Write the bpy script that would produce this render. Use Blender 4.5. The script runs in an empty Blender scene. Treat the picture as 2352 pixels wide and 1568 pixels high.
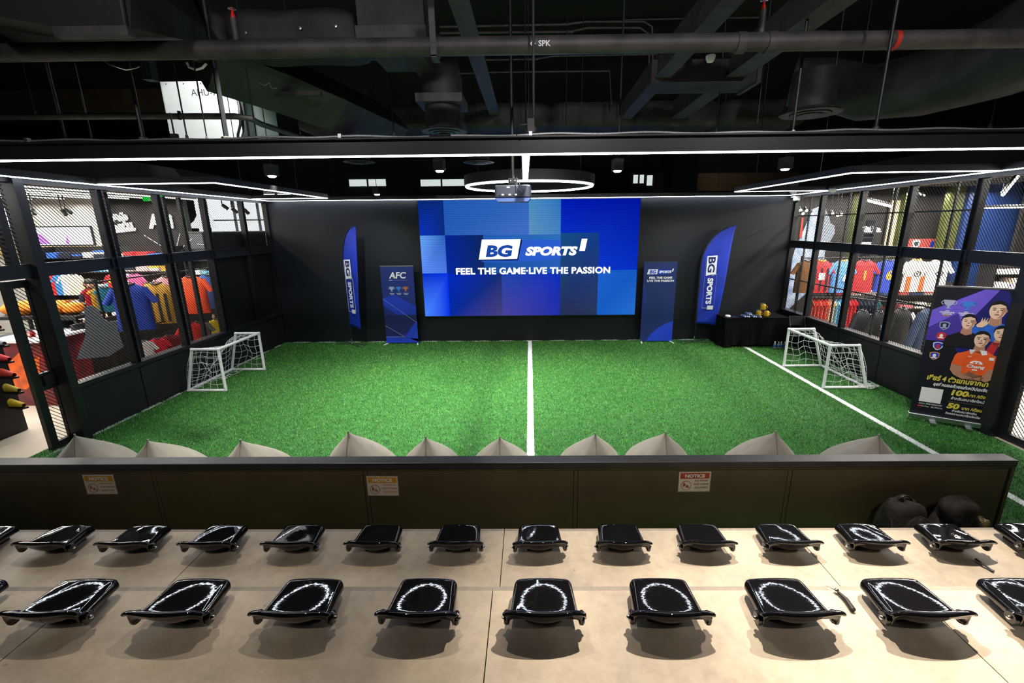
import bpy, math, random
import numpy as np
from mathutils import Matrix, Vector
random.seed(7); rng = np.random.default_rng(7)
PI = math.pi
S = bpy.context.scene
COL = S.collection

# ------------------------------------------------------------------ camera
F_PX, CX_PX, CY_PX = 1024.62, 1204.84, 784.0
CAM_R = Vector((0.99990206, 0.00970767, -0.01008097))
CAM_D = Vector((-0.00731602, -0.25149006, -0.96783223))
CAM_F = Vector((-0.01193066, 0.9678112, -0.2513944))
CAM_C = Vector((0, 0, 3.0))
cd = bpy.data.cameras.new('camera'); cam = bpy.data.objects.new('camera', cd); COL.objects.link(cam)
cd.sensor_width = 36; cd.lens = 36 * F_PX / 2352; cd.shift_x = -(CX_PX - 1176) / 2352
cd.clip_start = .05; cd.clip_end = 100
m3 = Matrix((CAM_R, -CAM_D, -CAM_F)).transposed(); m4 = m3.to_4x4(); m4.translation = CAM_C
cam.matrix_world = m4; S.camera = cam

# ------------------------------------------------------------------ world, exposure
w = bpy.data.worlds.new('world'); S.world = w; w.use_nodes = True
w.node_tree.nodes['Background'].inputs[0].default_value = (.55, .62, .8, 1)
w.node_tree.nodes['Background'].inputs[1].default_value = .035
S.view_settings.view_transform = 'Standard'; S.view_settings.look = 'None'
S.cycles.use_adaptive_sampling = True; S.cycles.adaptive_threshold = .035; S.cycles.max_bounces = 6; S.cycles.diffuse_bounces = 3; S.cycles.glossy_bounces = 4
S.view_settings.exposure = 0.15; S.view_settings.gamma = 1.0; S.view_settings.use_curve_mapping = False

# ------------------------------------------------------------------ large lights (hung lamps and a few added spots)
LED_Z = 3.65
def spot(name, loc, target, power, color, size=60, blend=.6, radius=.05):
    l = bpy.data.lights.new(name, 'SPOT'); l.energy = power; l.color = color
    l.spot_size = math.radians(size); l.spot_blend = blend; l.shadow_soft_size = radius
    o = bpy.data.objects.new(name, l); COL.objects.link(o); o.location = loc
    o.rotation_euler = (Vector(target) - Vector(loc)).to_track_quat('-Z', 'Y').to_euler()
    return o
WARM = (1, .84, .64); NEUT = (1, .96, .88); COOL = (.86, .93, 1)
# warm downlights over the stand, four hung ahead of it, two added behind for the barrier face
STAND = [((-3.3, 3.7, 5.0), (-3.1, 1.9, .8), 190), ((-.7, 3.6, 5.0), (-.6, 1.9, .8), 170),
         ((1.3, 3.6, 5.0), (1.3, 2.1, .8), 1050), ((3.1, 3.7, 5.0), (2.9, 2.1, .8), 1400),
         ((-2.2, -.6, 5.3), (-2.2, 3.7, .4), 150), ((1.8, -.6, 5.3), (1.8, 3.7, .4), 170)]
for a, b, p in STAND: spot('stand_light', a, b, p, WARM, 56, .8, .03)
# pitch floodlights
PITCH = [((-4.6, 8.45, 3.85), (-3.6, 7.6, 0), 567), ((-1.46, 7.8, 3.85), (-1.6, 7.9, 0), 918),
         ((1.5, 8.1, 3.85), (1.2, 8.0, 0), 918), ((4.5, 8.4, 3.85), (3.4, 8.6, 0), 486),
         ((-2.9, 5.2, 5.2), (-2.6, 6.8, 0), 1552), ((.3, 5.2, 5.2), (.3, 6.8, 0), 1215), ((3.1, 5.2, 5.2), (2.6, 7.0, 0), 445)]
for a, b, p in PITCH: spot('pitch_light', a, b, p, NEUT, 84, .9, .06)
spot('pitch_light', (4.3, 4.4, 5.0), (6.25, 6.3, 1.1), 420, NEUT, 34, .6, .05)  # extra spot without a fixture, added to brighten the right roll-up banner
# the shops' own ceiling light
def area(name, loc, sx, sy, power, color, rot=(0, 0, 0)):
    l = bpy.data.lights.new(name, 'AREA'); l.shape = 'RECTANGLE'; l.size = sx; l.size_y = sy; l.energy = power; l.color = color
    o = bpy.data.objects.new(name, l); COL.objects.link(o); o.location = loc; o.rotation_euler = rot
    return o
for x_ in (-7.6, -8.5, -9.6, -10.6, -11.6, -12.7, -13.8): area('shop_tube_light', (x_, 8.6, 3.72), .06, 8.4, 150, (1, .96, .9))
for x_ in (7.3, 8.1, 8.9, 9.8, 10.7, 11.8): area('shop_tube_light', (x_, 9.4, 3.72), .06, 6.6, 215, (1, .94, .85))
# added spots that brighten the banners on the screen wall
for x_ in (-3.9, 4.0): spot('banner_fill_spot', (x_, 8.7, 3.9), (x_, 11.6, 1.25), 170, COOL, 62, .9, .05)

# ------------------------------------------------------------------ helpers
def at(x, y, X=None, Y=None, Z=None):
    d = CAM_R * ((x - CX_PX) / F_PX) + CAM_D * ((y - CY_PX) / F_PX) + CAM_F
    if Y is not None: t = (Y - CAM_C.y) / d.y
    elif X is not None: t = (X - CAM_C.x) / d.x
    else: t = (Z - CAM_C.z) / d.z
    return CAM_C + d * t
def lin(c):
    return tuple((v / 12.92 if v <= .04045 else ((v + .055) / 1.055) ** 2.4) for v in c)
def rgb(r, g, b): return lin((r / 255, g / 255, b / 255))
MATS = {}
def mat(name, color=(.5, .5, .5), rough=.5, metal=0, emit=0, ecol=None, noise=0, nscale=20, bump=0, bscale=40, spec=None, trans=0, alpha=1, coat=0, c2=None, detail=4):
    if name in MATS: return MATS[name]
    m = bpy.data.materials.new(name); m.use_nodes = True; nt = m.node_tree; p = nt.nodes['Principled BSDF']
    p.inputs['Base Color'].default_value = (*color, 1); p.inputs['Roughness'].default_value = rough; p.inputs['Metallic'].default_value = metal
    if spec is not None: p.inputs['Specular IOR Level'].default_value = spec
    if trans: p.inputs['Transmission Weight'].default_value = trans
    if coat: p.inputs['Coat Weight'].default_value = coat; p.inputs['Coat Roughness'].default_value = .03
    if alpha < 1: p.inputs['Alpha'].default_value = alpha
    if emit: p.inputs['Emission Color'].default_value = (*(ecol or color), 1); p.inputs['Emission Strength'].default_value = emit
    if noise or bump:
        tc = nt.nodes.new('ShaderNodeTexCoord')
    if noise:
        n = nt.nodes.new('ShaderNodeTexNoise'); n.inputs['Scale'].default_value = nscale; n.inputs['Detail'].default_value = detail
        nt.links.new(tc.outputs['Object'], n.inputs['Vector'])
        r = nt.nodes.new('ShaderNodeValToRGB'); a, b = r.color_ramp.elements
        a.position = .3; b.position = .7
        k = 1 - noise
        a.color = (*((c2 or tuple(v * k for v in color))), 1); b.color = (*(tuple(min(1, v * (1 + noise)) for v in color) if c2 is None else color), 1)
        nt.links.new(n.outputs['Fac'], r.inputs['Fac']); nt.links.new(r.outputs['Color'], p.inputs['Base Color'])
    if bump:
        n2 = nt.nodes.new('ShaderNodeTexNoise'); n2.inputs['Scale'].default_value = bscale; n2.inputs['Detail'].default_value = 2
        nt.links.new(tc.outputs['Object'], n2.inputs['Vector'])
        bp = nt.nodes.new('ShaderNodeBump'); bp.inputs['Strength'].default_value = bump; bp.inputs['Distance'].default_value = .02
        nt.links.new(n2.outputs['Fac'], bp.inputs['Height']); nt.links.new(bp.outputs['Normal'], p.inputs['Normal'])
    MATS[name] = m
    return m
def cloth(r, g, b, rough=.75):
    return mat('cloth_%d_%d_%d' % (r, g, b), rgb(r, g, b), rough, noise=.12, nscale=30)
def glow(name, r, g, b, s):
    if name in MATS: return MATS[name]
    m = bpy.data.materials.new(name); m.use_nodes = True; nt = m.node_tree
    nt.nodes.remove(nt.nodes['Principled BSDF']); e = nt.nodes.new('ShaderNodeEmission')
    e.inputs[0].default_value = (*rgb(r, g, b), 1); e.inputs[1].default_value = s
    nt.links.new(e.outputs[0], nt.nodes['Material Output'].inputs[0]); MATS[name] = m
    return m

class MB:
    def __init__(s): s.v = []; s.f = []
    def add(s, vs, fs):
        o = len(s.v); s.v += [tuple(x) for x in vs]; s.f += [tuple(i + o for i in q) for q in fs]; return s
    def box(s, x0, x1, y0, y1, z0, z1):
        return s.add([(x, y, z) for z in (z0, z1) for y in (y0, y1) for x in (x0, x1)],
                     [(0, 2, 3, 1), (4, 5, 7, 6), (0, 1, 5, 4), (2, 6, 7, 3), (0, 4, 6, 2), (1, 3, 7, 5)])
    def bar(s, p, q, wd, ht, up=(0, 0, 1)):
        p = Vector(p); q = Vector(q); d = (q - p).normalized(); u = Vector(up)
        if abs(d.dot(u)) > .98: u = Vector((0, 1, 0))
        r = d.cross(u).normalized(); u = r.cross(d)
        vs = [e + r * a * wd / 2 + u * b * ht / 2 for e in (p, q) for a, b in ((-1, -1), (1, -1), (1, 1), (-1, 1))]
        return s.add(vs, [(0, 1, 2, 3), (7, 6, 5, 4), (0, 4, 5, 1), (1, 5, 6, 2), (2, 6, 7, 3), (3, 7, 4, 0)])
    def tube(s, pts, r, n=8, cap=True, closed=False):
        pts = [Vector(p) for p in pts]; N = len(pts); rs = r if isinstance(r, (list, tuple)) else [r] * N
        vs = []; prev = None
        for i, p in enumerate(pts):
            a = pts[(i - 1) % N] if (i or closed) else pts[0]; b = pts[(i + 1) % N] if (i < N - 1 or closed) else pts[-1]
            d = (b - a).normalized() if (b - a).length > 1e-9 else Vector((0, 0, 1))
            if prev is None:
                u = Vector((0, 0, 1)) if abs(d.z) < .9 else Vector((1, 0, 0))
                u = (u - d * u.dot(d)).normalized()
            else:
                u = prev - d * prev.dot(d); u = u.normalized() if u.length > 1e-6 else Vector((1, 0, 0))
            prev = u; r2 = d.cross(u)
            vs += [p + (u * math.cos(2 * PI * k / n) + r2 * math.sin(2 * PI * k / n)) * rs[i] for k in range(n)]
        fs = [(i * n + k, i * n + (k + 1) % n, (i + 1) * n + (k + 1) % n, (i + 1) * n + k) for i in range(N - 1) for k in range(n)]
        if closed: fs += [((N - 1) * n + k, (N - 1) * n + (k + 1) % n, (k + 1) % n, k) for k in range(n)]
        elif cap: fs += [tuple(range(n - 1, -1, -1)), tuple(range((N - 1) * n, N * n))]
        return s.add(vs, fs)
    def cyl(s, p, q, r, n=12): return s.tube([p, q], r, n)
    def lathe(s, prof, n=16, c=(0, 0, 0), axis='z'):
        vs = []
        for r, z in prof:
            for k in range(n):
                a = 2 * PI * k / n; x, y = r * math.cos(a), r * math.sin(a)
                vs.append((c[0] + x, c[1] + y, c[2] + z) if axis == 'z' else ((c[0] + z, c[1] + x, c[2] + y) if axis == 'x' else (c[0] + x, c[1] + z, c[2] + y)))
        N = len(prof); fs = [(i * n + k, i * n + (k + 1) % n, (i + 1) * n + (k + 1) % n, (i + 1) * n + k) for i in range(N - 1) for k in range(n)]
        fs += [tuple(range(n - 1, -1, -1)), tuple(range((N - 1) * n, N * n))]
        return s.add(vs, fs)
    def prism(s, poly, z0, z1, plane='xy'):
        n = len(poly)
        def P(a, b, z): return (a, b, z) if plane == 'xy' else ((a, z, b) if plane == 'xz' else (z, a, b))
        vs = [P(a, b, z0) for a, b in poly] + [P(a, b, z1) for a, b in poly]
        return s.add(vs, [tuple(range(n - 1, -1, -1)), tuple(range(n, 2 * n))] + [(i, (i + 1) % n, n + (i + 1) % n, n + i) for i in range(n)])
    def grid(s, fn, nu, nv, closeu=False):
        vs = [fn(i / (nu if closeu else nu - 1), j / (nv - 1)) for j in range(nv) for i in range(nu)]
        fs = [(j * nu + i, j * nu + (i + 1) % nu, (j + 1) * nu + (i + 1) % nu, (j + 1) * nu + i) for j in range(nv - 1) for i in range(nu if closeu else nu - 1)]
        return s.add(vs, fs)
    def ball(s, c, rx, ry=None, rz=None, n=12, mrings=8):
        ry = ry or rx; rz = rz or rx
        return s.grid(lambda u, v: (c[0] + rx * math.sin(PI * min(max(v, .001), .999)) * math.cos(2 * PI * u), c[1] + ry * math.sin(PI * min(max(v, .001), .999)) * math.sin(2 * PI * u), c[2] - rz * math.cos(PI * v)), n, mrings, True)
    def mesh(s, name):
        m = bpy.data.meshes.new(name); m.from_pydata(s.v, [], s.f); m.update(); return m

def link(name, me, m, parent=None, smooth=False, loc=None):
    o = bpy.data.objects.new(name, me); COL.objects.link(o)
    if m is not None and not me.materials: me.materials.append(m)
    if smooth:
        me.polygons.foreach_set('use_smooth', [True] * len(me.polygons))
        me.set_sharp_from_angle(angle=math.radians(40))
    if parent is not None: o.parent = parent
    if loc is not None: o.location = loc
    return o
def obj(name, mb, m, parent=None, smooth=False, loc=None): return link(name, mb.mesh(name), m, parent, smooth, loc)
def tag(o, label, cat=None, group=None, kind=None):
    if label: o['label'] = label
    if cat: o['category'] = cat
    if group: o['group'] = group
    if kind: o['kind'] = kind
    return o
def struct(o, label=None): o['kind'] = 'structure'; (label and o.__setitem__('label', label)); return o
def thing(name, label, cat, loc=(0, 0, 0), rz=0, group=None, rx=0):
    o = bpy.data.objects.new(name, None); COL.objects.link(o); o.empty_display_size = .1
    o.location = loc; o.rotation_euler = (rx, 0, rz)
    return tag(o, label, cat, group)
def dup(root, loc, rz=None, label=None, group=None):
    r = root.copy(); COL.objects.link(r); r.location = loc
    if rz is not None: r.rotation_euler = (root.rotation_euler[0], root.rotation_euler[1], rz)
    if label: r['label'] = label
    if group: r['group'] = group
    for ch in list(root.children):
        c = ch.copy(); COL.objects.link(c); c.parent = r
        for g in list(ch.children):
            d = g.copy(); COL.objects.link(d); d.parent = c
    return r
ORD = ['first', 'second', 'third', 'fourth', 'fifth', 'sixth', 'seventh', 'eighth', 'ninth', 'tenth', 'eleventh', 'twelfth', 'thirteenth', 'fourteenth', 'fifteenth', 'sixteenth']
def text(name, body, h, m, parent, loc, rot=(PI / 2, 0, 0), width=None, bold=0, shear=0, ext=.0008, align='CENTER', space=1.0, cap=None):
    """lettering as a thin mesh; h is the height of the capitals, width fits the line"""
    c = bpy.data.curves.new(name, 'FONT'); c.body = body; c.size = h / .72; c.offset = bold; c.shear = shear; c.extrude = ext / 2
    c.align_x = align; c.space_character = space; c.resolution_u = 3
    o = bpy.data.objects.new(name, c); COL.objects.link(o)
    me = bpy.data.meshes.new_from_object(o.evaluated_get(bpy.context.evaluated_depsgraph_get()))
    bpy.data.objects.remove(o); bpy.data.curves.remove(c)
    me.materials.clear()
    if width and len(me.vertices):
        xs = [v.co.x for v in me.vertices]; k = width / (max(xs) - min(xs))
        for v in me.vertices: v.co.x *= k
    o = link(name, me, m, parent); o.location = loc; o.rotation_euler = rot
    return o
def bake(o):
    """apply the modifiers of o to its mesh"""
    me = bpy.data.meshes.new_from_object(o.evaluated_get(bpy.context.evaluated_depsgraph_get()))
    o.modifiers.clear(); o.data = me; return o
def bevel(o, wd, seg=2):
    b = o.modifiers.new('b', 'BEVEL'); b.width = wd; b.segments = seg; b.limit_method = 'ANGLE'; return o

BLK = mat('black_steel', rgb(20, 22, 26), .45, noise=.25, nscale=6)
BLKP = mat('black_paint', rgb(17, 18, 21), .6, noise=.25, nscale=3)
CEIL = mat('black_ceiling_paint', rgb(13, 12, 13), .9, noise=.3, nscale=2)
PIPE = mat('black_pipe_paint', rgb(60, 57, 57), .55, noise=.4, nscale=8)
DUCT = mat('black_duct_wrap', rgb(44, 41, 43), .6, noise=.35, nscale=4, bump=.5, bscale=6)
WHITE = mat('white_paint', rgb(235, 236, 238), .4, noise=.04)
PRINTW = mat('print_white', rgb(240, 240, 242), .5)
CHROME = mat('chrome', (.8, .8, .82), .18, 1)
ALU = mat('aluminium', (.62, .64, .67), .32, 1, noise=.08)
MESHM = mat('black_mesh_steel', rgb(9, 10, 12), .75)
LED = glow('led_white', 235, 243, 255, 17)
# ================================================================== STRUCTURE
WL, WR, WB = -6.62, 6.63, 11.64
CONC = mat('beige_concrete_floor', rgb(196, 184, 166), .55, noise=.1, nscale=1.2)
struct(obj('floor', MB().box(-17, 17, -4, 19, -.3, -.01), CONC))
TURFB = mat('turf_backing', rgb(34, 92, 34), .9, noise=.35, nscale=9)
TURF = struct(obj('floor_turf', MB().box(-6.86, WR, 3.4, WB, -.01, .004).box(4.66, WR, .5, 3.4, -.01, .004), TURFB), 'green artificial turf pitch')
struct(obj('ceiling', MB().box(-17, 17, -4, 19, 6.5, 6.7), CEIL))
struct(obj('wall_far', MB().box(-17, 17, 18.4, 18.6, 0, 6.5), CEIL))
struct(obj('wall_rear', MB().box(-17, 17, -4, -3.8, 0, 6.5), CEIL))
struct(obj('wall_outer_left', MB().box(-17, -16.8, -3.8, 18.4, 0, 6.5), CEIL))
struct(obj('wall_outer_right', MB().box(16.8, 17, -3.8, 18.4, 0, 6.5), CEIL))

# ---- back wall with shallow recessed joints
wb = struct(obj('wall_back', MB().box(WL - .1, WR + .1, WB, WB + .2, 0, 3.72), mat('navy_black_wall', rgb(15, 19, 26), .5, noise=.15, nscale=2)))
tag(obj('wall_socket', MB().box(-6.13, -6.03, WB - .012, WB, .3, .36).box(-6.11, -6.09, WB - .016, WB, .315, .345).box(-6.07, -6.05, WB - .016, WB, .315, .345), BLK), 'small black wall socket low on the back wall, left corner', 'socket')

# ---- expanded metal mesh panel: unit 1 m wide in y, height h
def mesh_panel(h, wd=1.12, lwd=.056, swd=.03, strand=.009, tilt=.0035):
    n = int(wd / (lwd / 2)); rows = int(h / (swd / 2 * 2)); V = []; Fq = []
    for k in range(rows + 1):
        zc = k * h / (rows + 1) + swd * .5; sg = 1 if k % 2 else -1
        for i in range(n + 1):
            y = -wd / 2 + i * wd / n; z = zc + sg * (swd / 2 if i % 2 else -swd / 2) * .92
            V += [(-tilt, y, z - strand / 2), (tilt, y, z + strand / 2)]
        o = k * 2 * (n + 1)
        Fq += [(o + 2 * i, o + 2 * i + 2, o + 2 * i + 3, o + 2 * i + 1) for i in range(n)]
    me = bpy.data.meshes.new('mesh_panel'); me.from_pydata(V, [], Fq); me.update(); me.materials.append(MESHM); return me
MESH_UP = mesh_panel(1.0); MESH_LO = mesh_panel(1.55)
def side_wall(name, X, posts, sgn, blind=()):
    root = struct(thing(name, None, None)); del_keys = [k for k in ('label', 'category') if k in root]
    y0, y1 = min(posts), max(posts)
    obj('lower_panel', MB().box(X, X + sgn * .12, y0, y1, 0, .78), BLKP, root)
    for i in range(len(posts) - 1):                       # thin cover boards on the pitch side
        a, b = sorted((posts[i], posts[i + 1])); obj('cover_board', MB().box(X - sgn * .012, X, a + .02, b - .02, .05, .74), BLKP, root)
    obj('sill_rail', MB().box(X - sgn * .05, X + sgn * .14, y0, y1, .775, .835), BLK, root)
    obj('middle_rail', MB().box(X - sgn * .03, X + sgn * .03, y0, y1, 2.395, 2.415).box(X - sgn * .01, X + sgn * .01, y0, y1, 2.415, 2.555).box(X - sgn * .03, X + sgn * .03, y0, y1, 2.555, 2.575), BLK, root)
    obj('top_rail', MB().box(X - sgn * .05, X + sgn * .1, y0, y1, 3.60, 3.75), BLK, root)
    for k, y in enumerate(posts):
        wdt = .05
        obj('post', MB().box(X - sgn * .04, X + sgn * .06, y - wdt, y - wdt + .012, .83, 3.6).box(X - sgn * .04, X + sgn * .06, y + wdt - .012, y + wdt, .83, 3.6).box(X, X + sgn * .015, y - wdt + .012, y + wdt - .012, .83, 3.6), BLK, root)
    for i in range(len(posts) - 1):
        a, b = sorted((posts[i], posts[i + 1])); L = b - a - .1
        for me, z in ((MESH_LO, .835), (MESH_UP, 2.58)):
            o = link('mesh_panel', me, BLK, root); o.location = (X + sgn * .04, (a + b) / 2, z); o.scale = (1, L / 1.12, 1); o['kind'] = 'stuff'
    return root
LP = [6.0, 7.12, 8.25, 9.41, 10.65, 11.64]
RP = [6.95, 8.17, 9.35, 10.6, 11.64]
wl = side_wall('wall_left', WL, LP, -1)
wr = side_wall('wall_right', WR, RP, 1)
# blind boards behind the last two bays of the left wall
for a, b in ((9.41, 10.65), (10.65, 11.64)):
    obj('backing_board', MB().box(WL - .14, WL - .11, a, b, .8, 2.93), BLKP, wl)
# stud posts on the shop side of the left wall
for y in (7.55, 8.75, 9.15):
    obj('stud', MB().box(WL - .32, WL - .26, y - .035, y + .035, 0, 3.6), BLK, wl)
# thin glazing bars of the right wall, shop side
for y in (11.22, 9.88, 8.66, 7.45):
    obj('glazing_bar', MB().box(WR + .1, WR + .13, y - .014, y + .014, .83, 3.6), BLK, wr)
for z in (1.6, 3.16):
    obj('glazing_bar', MB().box(WR + .1, WR + .13, 6.95, 11.64, z - .013, z + .013), BLK, wr)
for a, b in zip([6.95, 7.45, 8.66, 9.88], [7.45, 8.66, 9.88, 11.22]): pass

for r_, X, sg in ((wl, WL, -1), (wr, WR, 1)):
    obj('fascia', MB().box(X, X + sg * .08, 3.0, 11.64, 3.75, 4.1), CEIL, r_)
# ---- doors in the side walls
def door(name, X, y0, y1, sgn, label):
    root = struct(thing(name, label, None)); t = .03
    obj('door_frame', MB().box(X - t, X + t, y0, y0 + .1, 0, 2.37).box(X - t, X + t, y1 - .13, y1, 0, 2.37).box(X - t, X + t, y0 + .1, y1 - .13, 0, .1).box(X - t, X + t, y0 + .1, y1 - .13, .86, 1.1).box(X - t, X + t, y0 + .1, y1 - .13, 2.27, 2.37), BLK, root)
    w_ = y1 - y0 - .23
    for z, h in ((.1, .76), (1.1, 1.17)):
        o = link('mesh_panel', mesh_panel(h, w_), BLK, root); o.location = (X, (y0 + .1 + y1 - .13) / 2, z); o['kind'] = 'stuff'
    obj('lock_case', MB().box(X + sgn * .03, X + sgn * .06, y0 + .12, y0 + .26, .92, 1.06), BLKP, root)
    return root
door('door_1', -6.74, 5.62, 6.03, 1, 'narrow black mesh door leaf in the left wall')
dr = door('door_2', 6.74, 4.75, 5.95, -1, 'black mesh door leaf at the right edge')
obj('post', MB().box(-6.72, -6.52, 5.9, 6.02, 0, 3.75), BLK, wl)
obj('post', MB().box(6.58, 6.78, 5.93, 6.1, 0, 3.75), BLK, wr)
obj('lower_panel', MB().box(WR, WR + .12, 6.1, 6.95, 0, .78), BLKP, wr)
obj('middle_rail', MB().box(WR - .03, WR + .03, 3.0, 6.95, 2.395, 2.575), BLK, wr)
obj('top_rail', MB().box(WR - .1, WR + .05, 3.0, 6.95, 3.6, 3.75), BLK, wr)
obj('middle_rail', MB().box(WL - .03, WL + .03, 3.0, 6.0, 2.395, 2.575), BLK, wl)
obj('top_rail', MB().box(WL - .1, WL + .05, 3.0, 6.0, 3.6, 3.75), BLK, wl)
for (me, X, y, z, L, root) in ((MESH_UP, WR, 6.5, 2.58, .85, wr), (MESH_LO, WR, 6.52, .835, .8, wr), (MESH_UP, WR, 5.3, 2.58, 1.2, wr), (MESH_UP, WL, 5.25, 2.58, 1.2, wl), (MESH_UP, WL, 4.0, 2.58, 1.2, wl)):
    o = link('mesh_panel', me, BLK, root); o.location = (X, y, z); o.scale = (1, L / 1.12, 1); o['kind'] = 'stuff'
for (X, y, root) in ((WL, 4.62, wl), (WL, 5.72, wl)):
    obj('post', MB().box(X - .05, X + .05, y - .04, y + .04, 2.57, 3.6), BLK, root)

# ---- stand steps: concrete slabs
CREAM = mat('cream_concrete', rgb(206, 194, 178), .6, noise=.3, nscale=1.5, bump=.08, bscale=60, detail=9, c2=rgb(164, 156, 147))
nt = CREAM.node_tree; pr = nt.nodes['Principled BSDF']; src = pr.inputs['Base Color'].links[0].from_socket
tcn = nt.nodes.new('ShaderNodeTexCoord'); n2 = nt.nodes.new('ShaderNodeTexNoise'); n2.inputs['Scale'].default_value = 14; n2.inputs['Detail'].default_value = 8; n2.inputs['Roughness'].default_value = .7
r2 = nt.nodes.new('ShaderNodeValToRGB'); r2.color_ramp.elements[0].position = .32; r2.color_ramp.elements[1].position = .6; r2.color_ramp.elements[0].color = (.78, .76, .74, 1); r2.color_ramp.elements[1].color = (1, 1, 1, 1)
vo = nt.nodes.new('ShaderNodeTexVoronoi'); vo.inputs['Scale'].default_value = 5.5; vr = nt.nodes.new('ShaderNodeValToRGB'); vr.color_ramp.elements[0].position = .03; vr.color_ramp.elements[1].position = .055; vr.color_ramp.elements[0].color = (.45, .42, .4, 1); vr.color_ramp.elements[1].color = (1, 1, 1, 1)
m1 = nt.nodes.new('ShaderNodeMix'); m1.data_type = 'RGBA'; m1.blend_type = 'MULTIPLY'; m1.inputs[0].default_value = .8
m2 = nt.nodes.new('ShaderNodeMix'); m2.data_type = 'RGBA'; m2.blend_type = 'MULTIPLY'; m2.inputs[0].default_value = .7
for n_ in (n2, vo): nt.links.new(tcn.outputs['Object'], n_.inputs['Vector'])
nt.links.new(n2.outputs['Fac'], r2.inputs[0]); nt.links.new(vo.outputs['Distance'], vr.inputs[0])
nt.links.new(src, m1.inputs[6]); nt.links.new(r2.outputs[0], m1.inputs[7]); nt.links.new(m1.outputs[2], m2.inputs[6]); nt.links.new(vr.outputs[0], m2.inputs[7]); nt.links.new(m2.outputs[2], pr.inputs['Base Color'])
st = struct(thing('stand_steps', 'pale concrete seating steps', None))
XJ = [-7.6, -5.14, -2.685, -.232, 2.235, 4.62]
for z0, z1, y0, y1 in ((.0, .45, 2.2, 3.35), (.0, .9, -1.2, 2.23)):
    for a, b in zip(XJ[:-1], XJ[1:]):
        o = obj('step_slab', MB().box(a + .003, b - .003, y0, y1 - .035, z1 - .09, z1), CREAM, st)
        obj('step_nosing', MB().box(a + .003, b - .003, y1 - .035, y1, z1 - .09, z1 - .004), mat('nosing_concrete', rgb(150, 143, 136), .7, noise=.1), st)
    obj('step_core', MB().box(XJ[0], XJ[-1], y0, y1 - .02, 0, z1 - .092), BLKP, st)
obj('step_core', MB().box(XJ[0], XJ[-1], -3.6, -1.2, 0, 1.35), BLKP, st)
# ================================================================== PITCH: turf blades and lines
def turf_blades(name, n, sampler, m, hmin, hmax, wdt):
    xy = sampler(n); n = len(xy)
    a = rng.uniform(0, 2 * PI, n); h = rng.uniform(hmin, hmax, n); ln = rng.uniform(.004, .022, n); b = rng.uniform(0, 2 * PI, n)
    wx, wy = np.cos(a) * wdt / 2, np.sin(a) * wdt / 2
    V = np.zeros((n, 3, 3)); V[:, 0, 0] = xy[:, 0] - wx; V[:, 0, 1] = xy[:, 1] - wy; V[:, 1, 0] = xy[:, 0] + wx; V[:, 1, 1] = xy[:, 1] + wy
    V[:, 2, 0] = xy[:, 0] + np.cos(b) * ln; V[:, 2, 1] = xy[:, 1] + np.sin(b) * ln; V[:, 2, 2] = h
    me = bpy.data.meshes.new(name); me.vertices.add(3 * n); me.vertices.foreach_set('co', V.reshape(-1))
    me.loops.add(3 * n); me.loops.foreach_set('vertex_index', np.arange(3 * n, dtype=np.int32)); me.polygons.add(n)
    me.polygons.foreach_set('loop_start', np.arange(0, 3 * n, 3, dtype=np.int32)); me.polygons.foreach_set('loop_total', np.full(n, 3, dtype=np.int32))
    me.update(calc_edges=True); me.validate(); return link(name, me, m)
GRASS = bpy.data.materials.new('turf_green'); GRASS.use_nodes = True; nt = GRASS.node_tree; pb_ = nt.nodes['Principled BSDF']
pb_.inputs['Roughness'].default_value = .6; pb_.inputs['Specular IOR Level'].default_value = .25
gm = nt.nodes.new('ShaderNodeNewGeometry'); rp = nt.nodes.new('ShaderNodeValToRGB'); el_ = rp.color_ramp.elements
el_[0].color = (*rgb(24, 70, 26), 1); el_[1].color = (*rgb(176, 214, 132), 1)
for p_, c_ in ((.3, (50, 116, 42)), (.7, (96, 164, 66)), (.9, (126, 186, 84))): e_ = el_.new(p_); e_.color = (*rgb(*c_), 1)
nt.links.new(gm.outputs['Random Per Island'], rp.inputs[0]); nt.links.new(rp.outputs[0], pb_.inputs['Base Color'])
WLINE = mat('turf_white', rgb(236, 240, 238), .7, noise=.06)
LINES = [(-.05, .05, 4.1, 11.58), (5.33, 5.43, .6, 11.3)]
def samp(n):
    p = np.stack([rng.uniform(-6.84, 6.58, n), rng.uniform(3.95, 11.6, n)], 1)
    q = np.stack([rng.uniform(4.66, 6.58, n // 14), rng.uniform(.5, 3.95, n // 14)], 1)
    p = np.concatenate([p, q]); k = np.ones(len(p), bool)
    for x0, x1, y0, y1 in LINES: k &= ~((p[:, 0] > x0) & (p[:, 0] < x1) & (p[:, 1] > y0) & (p[:, 1] < y1))
    k &= ~((p[:, 0] < -6.56) & (p[:, 0] > -6.66))
    k &= ~((p[:, 0] < -6.62) & (p[:, 1] > 5.95))
    return p[k]
tg = turf_blades('grass_blades', 430000, samp, GRASS, .018, .034, .0075); tg.parent = TURF; tg['kind'] = 'stuff'
def line_samp(x0, x1, y0, y1, keep=1.0):
    def f(n):
        p = np.stack([rng.uniform(x0, x1, n), rng.uniform(y0, y1, n)], 1)
        if keep < 1:
            s = .5 + .5 * np.sin(p[:, 0] * 9.1 + np.sin(p[:, 1] * 7.3) * 2 + p[:, 1] * 5.2); p = p[s < keep + rng.uniform(-.25, .25, len(p))]
        return p
    return f
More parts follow.
